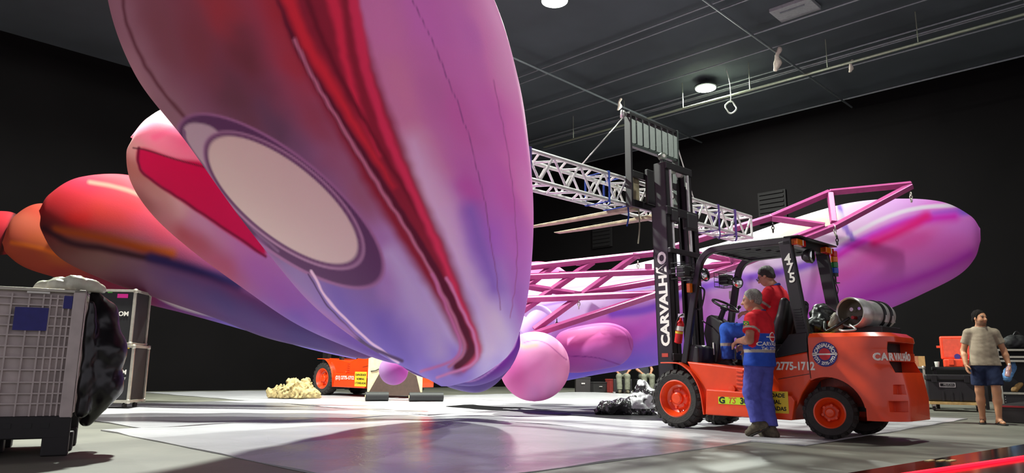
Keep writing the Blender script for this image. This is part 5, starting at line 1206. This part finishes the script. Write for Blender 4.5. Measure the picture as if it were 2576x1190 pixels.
S2 = dict(skin='#a8745c', hair=m_hair_b, hair_r=.99, brow='#3a302a', build=1.05, shoe='boot2', trouser=dict(c='#2f57b4', rk=.088, ra=.08, fold=.004, band=.19), shirt=dict(col=lambda V, J: uniform(V, J, 1.30, 1.18), sleeve=.68, sr=.08, ease=.03, belly=.03, fold=.003, collar=mat('blue_collar', '#2a48a0', .8)))
b2 = person(p2, J2, S2)
for s in ('l', 'r'):
    an, toe = A(*J2['an_' + s]), A(*J2['toe_' + s]); f5 = Field(np.minimum(an, toe) - .13, np.maximum(an, toe) + .13, .008); hl = an + A(-.05, 0, -.05)
    f5.cone(hl, toe, .045, .038, .02); f5.cone(an, hl, .05, .045, .02); f5.cone(an, lerp(an, toe, .6), .05, .042, .02); f5.half((0, 0, .778), (0, 0, -1)); f5.build('boot', mat('dark_boot', '#231e1a', .7, var=.3), b2)
hr = rotm(*J2['head_rot']); hc = A(*J2['head']); mb = MB()
for y in (-1, 1):
    mb.tube([hc + hr @ A(.112, .033 * y + .024 * math.cos(a), .0 + .016 * math.sin(a)) for a in np.linspace(0, 2 * PI, 16, endpoint=False)], .0032, 6, closed=True)
    mb.tube([hc + hr @ A(.112, .056 * y, .004), hc + hr @ A(.06, .078 * y, .006), hc + hr @ A(-.012, .084 * y, .002)], .003, 6)
mb.rod(hc + hr @ A(.113, .010, .002), hc + hr @ A(.113, -.010, .002), .003, 6); mb.build('glasses', m_ink, b2, True)
sh_o = [c for c in b2.children if c.name.startswith('shirt')][0]
flag(sh_o, (-1.075, .305, 1.60), (-.8, .0, -.5), (-.4, .25, .8), .026)

# ---- man walking at the right
mp = gnd(2494, 1068)
p3 = thing('person', 'dark haired man in grey t-shirt and navy shorts standing at the right', 'person', mp, math.radians(-117))
J3 = dict(head=(.01, .0, 1.575), head_rot=(math.radians(38), math.radians(2), 0), neck=(-.01, 0, 1.435), chest=(-.02, 0, 1.26), pelvis=(.0, 0, .93), hem=(.0, 0, .855),
          sh_l=(-.02, .172, 1.345), el_l=(-.05, .265, 1.085), wr_l=(.02, .30, .865), d_ha_l=(.25, .05, -1), n_ha_l=(-.2, 1, .1), curl_l=.55, ts_l=1,
          sh_r=(-.02, -.172, 1.345), el_r=(-.07, -.25, 1.085), wr_r=(.06, -.25, .88), d_ha_r=(.25, .1, -1), n_ha_r=(.1, -1, .1), curl_r=.45, ts_r=-1,
          hip_l=(.0, .09, .89), kn_l=(.05, .105, .49), an_l=(.03, .10, .085), toe_l=(.16, .14, .032),
          hip_r=(.0, -.09, .89), kn_r=(-.02, -.10, .49), an_r=(-.10, -.09, .085), toe_r=(.03, -.12, .032))
S3 = dict(skin='#b5815f', hair=m_hair_d, hair_r=.955, beard='#241a14', brow='#1c1410', shoe='flipflop', trouser=dict(c='#1f2740', name='shorts', short=.80, rs=.105, fold=.003), shirt=dict(col=lambda V, J: np.tile(np.array(lin('#8a7d6c')[:3]), (len(V), 1)) * (1 + .05 * pnoise(V[:, 1], V[:, 2], .2, 6))[:, None], sleeve=.60, sr=.072, ease=.02, fold=.004))
b3 = person(p3, J3, S3)
# the bottle he holds
bt = thing('water_bottle', 'crumpled pinkish clear plastic bottle in the hand of the man in shorts', 'bottle', mp, math.radians(-117))
MB().lathe([(0, .022), (.006, .034), (.05, .036), (.06, .033), (.09, .036), (.13, .034), (.16, .016), (.175, .014), (.19, .014)], (.075, .255, .70), (-.1, .25, 1), 24).build('bottle_body', mat('pink_clear_plastic', '#e0b4b4', .12, var=.1, trans=.35), bt, True, angle=.8)
MB().lathe([(.175, .017), (.197, .017), (.199, .013)], (.075, .255, .70), (-.1, .25, 1), 16).build('cap', m_wh, bt, True, angle=.6)

# ---- two people sitting far back, only their legs show
for i, (px, dx, lab) in enumerate(((1568, 0, 'far seated person in grey trousers under the wing, nearer the pink ball'), (1630, 0, 'far seated person in grey trousers under the wing, beside the forklift wheel'))):
    q = at(px, 960, 24.0); q[2] = 0
    pp = thing('person', lab, 'person', q, math.radians(-95 + 12 * i), 'people seated far back')
    Js = dict(head=(-.42, 0, 1.22), head_rot=(0, 0, 0), neck=(-.45, 0, 1.08), chest=(-.45, 0, .90), pelvis=(-.42, 0, .58), hem=(-.42, 0, .52), sh_l=(-.44, .19, 1.02), el_l=(-.35, .26, .78), wr_l=(-.15, .15, .66), d_ha_l=(1, 0, -.2), n_ha_l=(0, .2, 1), sh_r=(-.44, -.19, 1.02), el_r=(-.35, -.26, .78), wr_r=(-.15, -.15, .66), d_ha_r=(1, 0, -.2), n_ha_r=(0, -.2, 1),
              hip_l=(-.38, .1, .55), kn_l=(.02, .14, .55), an_l=(.0, .13, .09), toe_l=(.13, .15, .04), hip_r=(-.38, -.1, .55), kn_r=(.02, -.14, .55), an_r=(.05, -.12, .09), toe_r=(.18, -.14, .04), waist=(-.42, 0, .66))
    person(pp, Js, dict(skin='#9a6a50', hair=m_hair_d, res=.014, shoe='boot', trouser=dict(c='#6c6c5e', rk=.09, ra=.085), shirt=dict(col=lambda V, J: np.tile(np.array(lin('#2a2a2e')[:3]), (len(V), 1)), sleeve=.6)))
    st = thing('storage_chest', ('low black chest under the far seated person nearer the pink ball', 'low black chest under the far seated person beside the forklift wheel')[i], 'chest', q, math.radians(-95 + 12 * i), 'chests used as seats')
    MB().box((-.70, -.30, .03), (-.22, .30, .455)).build('box', m_bk2, st, bevel=.01)
    for (x, y) in ((-.68, -.28), (-.24, -.28), (-.68, .28), (-.24, .28)): MB().box((x - .03, y - .03, 0), (x + .03, y + .03, .04)).build('corner', m_st, st)

# ================================================================ SMALLER THINGS
m_gry = mat('grey_crate_plastic', '#c2b4b0', .6, var=.15, scale=6); m_bin = mat('dark_bin_plastic', '#1d1a1b', .6); m_fc = mat('flight_case_black', '#141214', .55, var=.2); m_ex = mat('case_edge_aluminium', '#b0aa9c', .4, .6)
m_blub = mat('blue_label', '#2c2a78', .6)
# ---- slatted plastic pallet box at the left
bt = gnd(168, 1147); RZ = math.radians(27)
cr = thing('pallet_box', 'large grey ribbed plastic pallet box at the left edge', 'crate', bt, RZ)
W_, D_, H_ = 1.2, 1.0, 1.36
# panel walls: back plate with raised ribs (front face at y=0, box runs to -x and +y)
base_z = .30
MB().box((-W_, .045, base_z), (-.05, .07, H_ - .03)).build('front_panel', m_gry, cr)
MB().box((-.07, .05, base_z), (-.045, D_ - .05, H_ - .03)).build('side_panel', m_gry, cr); MB().box((-W_ + .045, .05, base_z), (-W_ + .07, D_ - .05, H_ - .03)).build('side_panel', m_gry, cr); MB().box((-W_, D_ - .07, base_z), (-.05, D_ - .045, H_ - .03)).build('back_panel', m_gry, cr)
MB().box((-W_ + .06, .06, .24), (-.06, D_ - .06, .32)).build('bottom', m_gry, cr)
xs = [-.115, -.155, -.20, -.25, -.30, -.40, -.52, -.64, -.76, -.88, -1.0, -1.12]
for x in xs: MB().box((x - .006, .012, base_z + .02), (x + .006, .05, H_ - .05)).build('rib', m_gry, cr)
for z in (.42, .50, .59, .69, .79, .88, .97, 1.05, 1.13, 1.22, 1.28): MB().box((-W_ + .05, .014, z - .006), (-.09, .05, z + .006)).build('rib', m_gry, cr)
for x in (-.05, -W_ + .01): MB().box((x - .04, 0, .30), (x + .05, .10, H_)).build('corner_post', m_gry, cr, bevel=.008)
for x in (-.05, -W_ + .01): MB().box((x - .04, D_ - .1, .30), (x + .05, D_, H_)).build('corner_post', m_gry, cr, bevel=.008)
for (a, b) in (((-W_, 0, H_ - .03), (0, .07, H_)), ((-W_, D_ - .07, H_ - .03), (0, D_, H_)), ((-.07, 0, H_ - .03), (0, D_, H_)), ((-W_, 0, H_ - .03), (-W_ + .07, D_, H_))): MB().box(a, b).build('rim', m_ex, cr, bevel=.006)
MB().box((-W_, 0, .14), (0, .06, .32)).build('skid_beam', m_bin, cr, bevel=.01); MB().box((-W_, D_ - .06, .14), (0, D_, .32)).build('skid_beam', m_bin, cr, bevel=.01)
for x in (-.10, -.60, -1.10):
    for y in (.06, .5, .94): MB().box((x - .09, y - .06, 0), (x + .10, y + .06, .16)).build('foot', m_bin, cr, bevel=.012)
for x in (-.18, -.30, -.44, -.58, -.72): MB().box((x - .03, -.004, .225), (x + .03, .004, .265)).build('slot', m_ink, cr)
cX, cY = A(math.cos(RZ), math.sin(RZ), 0), A(-math.sin(RZ), math.cos(RZ), 0)
def crx(px, py): d = ray(px, py); p = CP + d * (((bt - CP) @ cY) / (d @ cY)) - bt; return float(p @ cX), float(p[2])
for (a, b) in (((30, 830), (123, 775)), ((158, 776), (184, 745))):
    (x0, z0), (x1, z1) = crx(*a), crx(*b); MB().box((x0, .004, z0), (x1, .013, z1)).build('label_panel', m_blub, cr)
MB().box((-.42, -.006, 1.315), (-.26, .0, 1.33)).build('paper_strip', m_wh, cr)
# white bags on top, black bin bag hanging over the side
f = Field((-.7, -.05, 1.2), (.25, .75, 1.7), .014)
for (x, y, z, r) in ((-.22, .16, 1.40, .085), (-.10, .15, 1.42, .09), (.0, .18, 1.41, .08), (-.33, .22, 1.38, .075), (-.05, .3, 1.40, .08), (.08, .2, 1.385, .055)): f.ell((x, y, z), (r * 1.05, r, r * .85), .008)
f.noise(.006, 30, 12); f.half((0, 0, 1.362), (0, 0, -1))
wb = thing('plastic_bags', 'crumpled white plastic bags heaped on the rim of the grey crate', 'bag', bt, RZ); f.build('film', mat('white_film', '#cfcdb8', .35, var=.1), wb)
f = Field((-.1, -.2, 0), (.75, 1.0, 1.45), .016)
f.chain([(.05, .25, 1.34), (.12, .24, 1.18), (.20, .20, .85), (.19, .20, .55), (.10, .22, .28)], [.04, .10, .13, .14, .05], .08); f.cone((.08, .5, 1.2), (.12, .45, .4), .06, .09, .08); f.cone((.05, .05, 1.25), (.07, .06, .35), .03, .05, .06)
f.noise(.009, 5, 21); f.noise(.003, 14, 22); f.half((.012, 0, 0), (-1, 0, 0)); f.half((0, 0, .02), (0, 0, -1))
bb = thing('bin_bag', 'black plastic bin bag hanging down the side of the grey crate', 'bag', bt, RZ); f.build('film', mat('black_film', '#161316', .28, var=.2), bb)
# ---- two stacked flight cases behind the crate
def flight_case(name, label, c, rz, wd, dp, hg, z0, wheels=False, group=None):
    t = thing(name, label, 'flight case', c, rz, group); e = .022
    MB().box((-wd / 2 + .004, 0.004, z0 + .004), (wd / 2 - .004, dp - .004, z0 + hg - .004)).build('body', m_fc, t)
    for x in (-wd / 2, wd / 2):
        for y in (0, dp): MB().cbox((x, y, z0 + hg / 2), (e * 2, e * 2, hg)).build('edge', m_ex, t, bevel=.004)
    for z in (z0, z0 + hg):
        for y in (0, dp): MB().cbox((0, y, z), (wd, e * 2, e * 2)).build('edge', m_ex, t, bevel=.004)
        for x in (-wd / 2, wd / 2): MB().cbox((x, dp / 2, z), (e * 2, dp, e * 2)).build('edge', m_ex, t, bevel=.004)
    for x in (-wd / 2, wd / 2):
        for y in (0, dp):
            for z in (z0, z0 + hg): MB().lathe([(-.04, .01), (-.03, .035), (.03, .035), (.04, .01)], (x, y, z), (0, 0, 1), 12).build('corner_ball', m_ex, t, True)
    MB().cbox((0, -.004, z0 + hg * .62), (.14, .012, .10)).build('latch', m_ex, t, bevel=.006)
    if wheels:
        for x in (-wd / 2 + .1, wd / 2 - .1):
            for y in (.1, dp - .1):
                w_ = MB().lathe([(-.02, .055), (.02, .055)], (x, y, .058), (1, 0, 0), 20).build('caster', m_ty, t, True, angle=.6); MB().box((x - .03, y - .03, .09), (x + .03, y + .03, z0)).build('fork', m_st, w_)
    return t
cq = gnd(318, 1030); fz = math.radians(4)
fc1 = flight_case('flight_case', 'black wheeled flight case under the other one, beside the grey crate', cq - A(.45, 0, 0), fz, .9, .6, .93, .13, True, 'flight cases beside the crate')
fc2 = flight_case('flight_case', 'upper black flight case with a pink sticker, stacked beside the grey crate', cq - A(.52, 0, 0), fz, .9, .6, .92, 1.105, False, 'flight cases beside the crate')
for t, z, s1, s2 in ((fc1, .62, '', 'EQUIPMENT'), (fc2, 1.62, '', '')):
    text_mesh('lettering', 'SOM', .11, m_wh, t, frame_mat((.26, -.002, z), (1, 0, 0), (0, 0, 1)), bold=.003)
    if s2: text_mesh('lettering', 'EQUIPMENT', .055, m_wh, t, frame_mat((.20, -.002, z - .11), (1, 0, 0), (0, 0, 1)), space=1.2)
MB().box((.15, -.006, 1.90), (.33, 0, 1.97)).build('pink_sticker', mat('neon_pink', '#f024a0', .5, var=.02), fc2)
MB().box((-.02, -.006, 1.985), (.06, .0, 2.01)).build('green_tape', mat('green_tape', '#5ab848', .5), fc2); MB().box((.30, -.006, 1.02), (.38, 0, 1.05)).build('yellow_tape', m_yel, fc1)

# ---- crumpled silver and black foil bag by the front wheel
q = gnd(1592, 1046); f = Field((-.7, -.5, -.02), (.6, .6, .65), .016)
f.cone((-.45, 0, .10), (.1, 0, .12), .13, .16, .06); f.cone((.05, .05, .12), (.22, .05, .42), .18, .11, .06); f.cone((.22, .0, .1), (.3, 0, .35), .12, .09, .05); f.noise(.03, 9, 31); f.noise(.012, 22, 32); f.half((0, 0, .016), (0, 0, -1))
t = thing('foil_bag', 'crumpled shiny black and silver plastic heap by the forklift front wheel', 'bag', q)
def foil(V):
    n = pnoise(V[:, 0] + V[:, 1], V[:, 2], .5, 12); s_ = (V[:, 0] > -.05) & (n > -.4) & (V[:, 2] > .12); return np.where(s_[:, None], np.array([.55, .55, .56]), np.array([.02, .019, .02]))
f.build('film', attr_mat('foil_film', .2, .3, 20), t, foil)

# ---- below the inflatable: paper heap, cream board, black rolls
q = gnd(738, 1004)
PL = ['small flat paper sack at the left end of the crumpled heap', 'tallest crumpled paper sack in the middle of the heap', 'crumpled paper sack right of the middle of the heap', 'crumpled paper sack at the right end of the heap by the far forklift tyre', 'low crumpled paper sack at the front of the heap', 'crumpled paper sack at the back right of the heap']
for i, (dx, dy, s_) in enumerate(((-.42, 0, .8), (-.12, .1, 1.25), (.12, 0, 1.1), (.33, .1, .95), (-.02, -.05, .9), (.2, .2, 1.2))):
    f = Field((-.35, -.3, -.02), (.35, .3, .6), .022); f.cone((-.12 * s_, 0, .08), (.1 * s_, 0, .14 * s_), .12 * s_, .10 * s_, .03, flat=.7, fdir=(0, 1, 0)); f.cone((0, 0, .1), (.04, 0, .28 * s_), .11 * s_, .08 * s_, .03); f.noise(.03, 13, 40 + i); f.noise(.012, 30, 60 + i); f.half((0, 0, .01), (0, 0, -1))
    t = thing('paper_bag', PL[i], 'paper sack', q + A(dx, dy, .012), i, 'crumpled paper sacks'); f.build('paper', mat('kraft_paper', '#a89466', .8, var=.25), t)
q = at(994, 960, 16.7); q[2] = .022
t = thing('display_board', 'cream and dark brown board standing below the inflatable tip', 'board', q, math.radians(6))
hh = .98; MB().box((-.62, 0, .10), (.62, .05, hh)).build('board', mat('cream_board', '#d8c89a', .6), t, bevel=.004)
mb = MB(); mb.plate([(-.62, -.004, .10), (.60, -.004, .10), (.48, -.004, .55), (.2, -.004, .70), (-.35, -.004, .62)], .004, (0, 1, 0)); mb.build('brown_panel', mat('brown_panel', '#4c3a30', .6), t)
MB().tube(spline([(-.56, -.012, .64), (-.45, -.015, .66), (-.36, -.012, .70), (-.25, -.012, .68)], 10), .012, 6).build('handle', m_bk, t, True)
for x in (-.5, .5): MB().box((x - .05, -.05, 0), (x + .05, .1, .1)).build('foot', m_bk, t)
for (px, py, L_, lab) in ((948, 1003, .5, 'short black foam roll on the floor in front of the cream board'), (1072, 1003, .75, 'long black foam roll on the floor right of the cream board')):
    q = at(px, py, 16.2); q[2] = 0; t = thing('foam_roll', lab, 'roll', q + A(0, 0, .02), math.radians(15), 'black foam rolls')
    o = MB().lathe([(-L_ / 2, .05), (-L_ / 2, .10), (L_ / 2, .10), (L_ / 2, .05)], (0, 0, .10), (1, 0, 0), 28).build('roll', mat('black_foam', '#1b1a1b', .6), t, True, angle=.7)
    MB().lathe([(-L_ / 2 - .01, .03), (-L_ / 2 + .02, .052)], (0, 0, .10), (1, 0, 0), 16).build('core', mat('roll_core', '#c8bc90', .6), t, True)

# ---- equipment along the right wall
def gz(px, Y): p = at(px, 900, Y); p[2] = 0; return p
q = gz(2268, 15.2); cz = math.radians(-28)
fcr = flight_case('flight_case', 'black flight case with white edging behind the orange counterweight', gz(2258, 15.8), cz, .95, .6, .84, .02, False)
MB().box((.12, -.02, .07), (.30, -.012, .20)).build('lime_sticker', m_lime, fcr); MB().box((-.2, -.02, .86), (.2, -.01, .93)).build('paper_label', m_wh, fcr)
# table of black cloth carrying the orange case and the box
q = gz(2410, 15.6); tb = thing('equipment_table', 'long low black table along the right wall', 'table', q, cz)
MB().box((-.50, 0, .82), (.50, .6, .88)).build('table_top', m_fc, tb, bevel=.008)
for (x, y) in ((-.45, .06), (.45, .06), (-.45, .54), (.45, .54)): MB().box((x - .03, y - .03, 0), (x + .03, y + .03, .82)).build('leg', m_bk, tb)
zt = .88
def local(t, x, y, z): return A(*t.location) + A(math.cos(cz) * x - math.sin(cz) * y, math.sin(cz) * x + math.cos(cz) * y, z)
bx = thing('cardboard_box', 'small brown cardboard box on the right end of the flight case behind the counterweight', 'box', A(*fcr.location) + A(math.cos(cz) * .36 - math.sin(cz) * .2, math.sin(cz) * .36 + math.cos(cz) * .2, .884), cz)
MB().box((-.16, -.12, 0), (.16, .12, .22)).build('box', mat('cardboard', '#b98e58', .8, var=.12), bx, bevel=.004); MB().box((-.03, -.122, 0), (.03, .122, .2215)).build('tape', mat('red_tape_faded', '#b0704c', .6), bx)
m_oc = mat('orange_case', '#d8401e', .45)
oc = thing('equipment_case', 'open orange hard case with raised lid on the black table', 'case', local(tb, .07, .06, zt), cz)
MB().box((-.33, 0, 0), (.40, .45, .17)).build('case_body', m_oc, oc, bevel=.02)
ld = MB().box((-.36, .43, .17), (.42, .50, .68)).build('lid', m_oc, oc, bevel=.03); MB().box((-.30, .425, .22), (.36, .432, .62)).build('lid_lining', mat('orange_lining', '#c44a34', .7), ld)
for x in (-.2, .05, .28): MB().box((x - .05, -.03, .04), (x + .05, .0, .17)).build('latch', m_oc, oc, bevel=.008)
MB().lathe([(0, .06), (.01, .06)], (-.05, .424, .23), (0, -1, 0), 20).build('round_sticker', m_navy, ld); MB().lathe([(0, .06), (.01, .06)], (.2, .424, .23), (0, -1, 0), 20).build('round_sticker', m_redi, ld)
MB().box((-.43, .45, .42), (-.36, .48, .47)).build('lid_handle', m_oc, ld, bevel=.006)
wc = thing('paper_cup', 'small white cup on the table beside the open orange case', 'cup', local(tb, -.40, .05, zt), cz)
MB().lathe([(0, .035), (.11, .05), (.112, .045), (.01, .032)], (0, 0, 0), (0, 0, 1), 18).build('cup', m_wh, wc, True, angle=.7)
# black hard case on a wooden dolly
q = gz(2385, 14.6); hd = thing('hard_case', 'black ridged hard case with a small label, on a wooden dolly', 'case', q, cz)
MB().box((-.42, 0, .19), (.42, .5, .62)).build('case_body', m_bk2, hd, bevel=.03); MB().box((-.44, -.02, .60), (.44, .52, .72)).build('lid', m_bk2, hd, bevel=.03)
for x in (-.28, .28): MB().box((x - .05, -.05, .56), (x + .05, -.01, .70)).build('latch', m_bk, hd, bevel=.008)
for x in (-.15, 0, .15): MB().box((x - .02, -.012, .20), (x + .02, .0, .38)).build('ridge', m_bk2, hd)
o = MB().box((-.20, -.008, .47), (.08, 0, .56)).build('label_plate', m_st, hd); MB().box((-.185, -.010, .485), (.065, -.008, .545)).build('label_field', m_ink, o); text_mesh('lettering', 'PELICAN', .045, m_st, o, frame_mat((-.04, -.011, .515), (1, 0, 0), (0, 0, 1)))
dl = thing('dolly', 'flat wooden dolly with casters under the black hard case', 'dolly', q, cz)
MB().box((-.40, -.05, .13), (.55, .55, .185)).build('deck', mat('pine_board', '#c8a468', .7, var=.2), dl, bevel=.004)
for (x, y) in ((-.32, .03), (.45, .03), (-.32, .47), (.45, .47)):
    w_ = MB().lathe([(-.02, .05), (.02, .05)], (x, y, .052), (1, 0, 0), 18).build('caster', m_ty, dl, True, angle=.6); MB().box((x - .03, y - .03, .085), (x + .03, y + .03, .13)).build('fork', m_st, w_)
# backpack on the flight case
f = Field((-.3, -.25, -.02), (.3, .3, .75), .016); f.cone((0, 0, .12), (0, .02, .42), .2, .15, .05, flat=.7, fdir=(0, 1, 0)); f.cone((0, -.13, .1), (0, -.11, .28), .13, .10, .04, flat=.6, fdir=(0, 1, 0)); f.noise(.006, 20, 70); f.half((0, 0, .006), (0, 0, -1))
bp = thing('backpack', 'black backpack standing on the flight case behind the counterweight', 'backpack', A(*fcr.location) + A(math.cos(cz) * -.12 - math.sin(cz) * .3, math.sin(cz) * -.12 + math.cos(cz) * .3, .892), cz)
f.build('pack', mat('backpack_nylon', '#131214', .6, var=.25), bp); MB().tube(spline([(-.05, .02, .56), (0, .02, .63), (.05, .02, .56)], 10), .014, 8).build('top_handle', m_bk, bp, True); MB().lathe([(0, .03), (.006, .03)], (.02, -.19, .42), (0, -1, .2), 14).build('badge', m_wh, bp)
# rack at the right edge with gear
q = gz(2575, 14.6); rk = thing('equipment_rack', 'open aluminium edged rack of gear at the right edge', 'rack', q, math.radians(-20))
wd, dp, hg = .9, .6, 1.22
for x in (-wd / 2, wd / 2):
    for y in (0, dp): MB().cbox((x, y, hg / 2 + .02), (.05, .05, hg)).build('post', m_ex, rk, bevel=.006)
for z in (.10, .36, 1.0, 1.08, 1.22):
    for y in (0, dp): MB().cbox((0, y, z), (wd, .04, .04)).build('rail', m_ex, rk, bevel=.004)
MB().box((-wd / 2, .02, .10), (wd / 2, dp, .34)).build('drawer', m_bk2, rk, bevel=.006); MB().box((-wd / 2, dp - .02, .1), (wd / 2, dp, 1.2)).build('back_panel', m_fc, rk); MB().box((-wd / 2, 0, 1.20), (wd / 2, dp, 1.23)).build('top_shelf', m_fc, rk); MB().box((-wd / 2, 0, 1.02), (wd / 2, dp, 1.04)).build('shelf', m_fc, rk); MB().box((-wd / 2, 0.02, .36), (wd / 2, dp, .38)).build('shelf', m_fc, rk)
for k in range(4): MB().lathe([(0, .008), (.01, .008)], (-wd / 2 + .06, .018, .14 + .05 * k), (0, -1, 0), 8).build('rivet', m_st, rk)
rl = lambda x, y, z: A(*rk.location) + A(math.cos(math.radians(-20)) * x - math.sin(math.radians(-20)) * y, math.sin(math.radians(-20)) * x + math.cos(math.radians(-20)) * y, z)
for (x, z, s_, c, nm, lab) in ((-.22, .74, .16, '#5a86b8', 'cloth', 'pale blue cloth hanging in the open rack'), (.12, .47, .13, '#d8b81c', 'bag', 'yellow bag lying in the open rack'), (-.12, .47, .10, '#7a5a30', 'bag', 'brown bag lying in the open rack')):
    f = Field((-.3, -.2, -.25), (.3, .25, .3), .016); f.cone((-.05, 0, -.05), (.08, 0, .06 if nm == 'bag' else .18), s_ * .6, s_ * .45, .03); f.noise(.01, 20, 80); f.half((0, 0, -.088 if nm == 'bag' else -.2), (0, 0, -1))
    t = thing(nm, lab, nm, rl(x, .22, z), 0); f.build('fabric', mat('fab_' + c[1:], c, .8, var=.15), t)
f = Field((-.4, -.3, -.02), (.4, .3, .4), .018); f.cone((-.15, 0, .12), (.15, 0, .12), .13, .12, .04); f.cone((-.1, 0, .2), (.1, 0, .22), .08, .06, .03); f.noise(.008, 18, 81); f.half((0, 0, .004), (0, 0, -1))
t = thing('gear_bag', 'black gear bag on top of the open rack at the right edge', 'bag', rl(0.0, .3, 1.25), 0); f.build('fabric', mat('gear_nylon', '#151415', .7, var=.3), t)
MB().tube(spline([(-.1, -.02, .25), (0, -.02, .36), (.1, -.02, .26)], 12), .012, 6).build('strap', m_bk, t, True)
# low dark gear between the ball and the forklift, far back
for i, (px, py, w_, h_, c, lab) in enumerate(((1465, 958, .5, .45, '#20181a', 'small dark crate on the floor far behind the pink ball'), (1545, 950, .5, .4, '#8a2c28', 'small red box on the floor far behind the side lobe'), (1500, 966, .6, .3, '#1a1718', 'low dark case on the floor far back between the red box and the ball'))):
    q = gz(px, 25.0); t = thing('storage_box', lab, 'box', q, .3 * i); mm = mat('far_' + c[1:], c, .7)
    MB().box((-w_ / 2, -.2, 0), (w_ / 2, .2, h_)).build('box', mm, t, bevel=.01); MB().box((-w_ / 2 - .01, -.21, h_), (w_ / 2 + .01, .21, h_ + .05)).build('lid', mm, t, bevel=.008); MB().box((-.06, -.225, h_ * .6), (.06, -.2, h_ * .7)).build('latch', m_st, t)
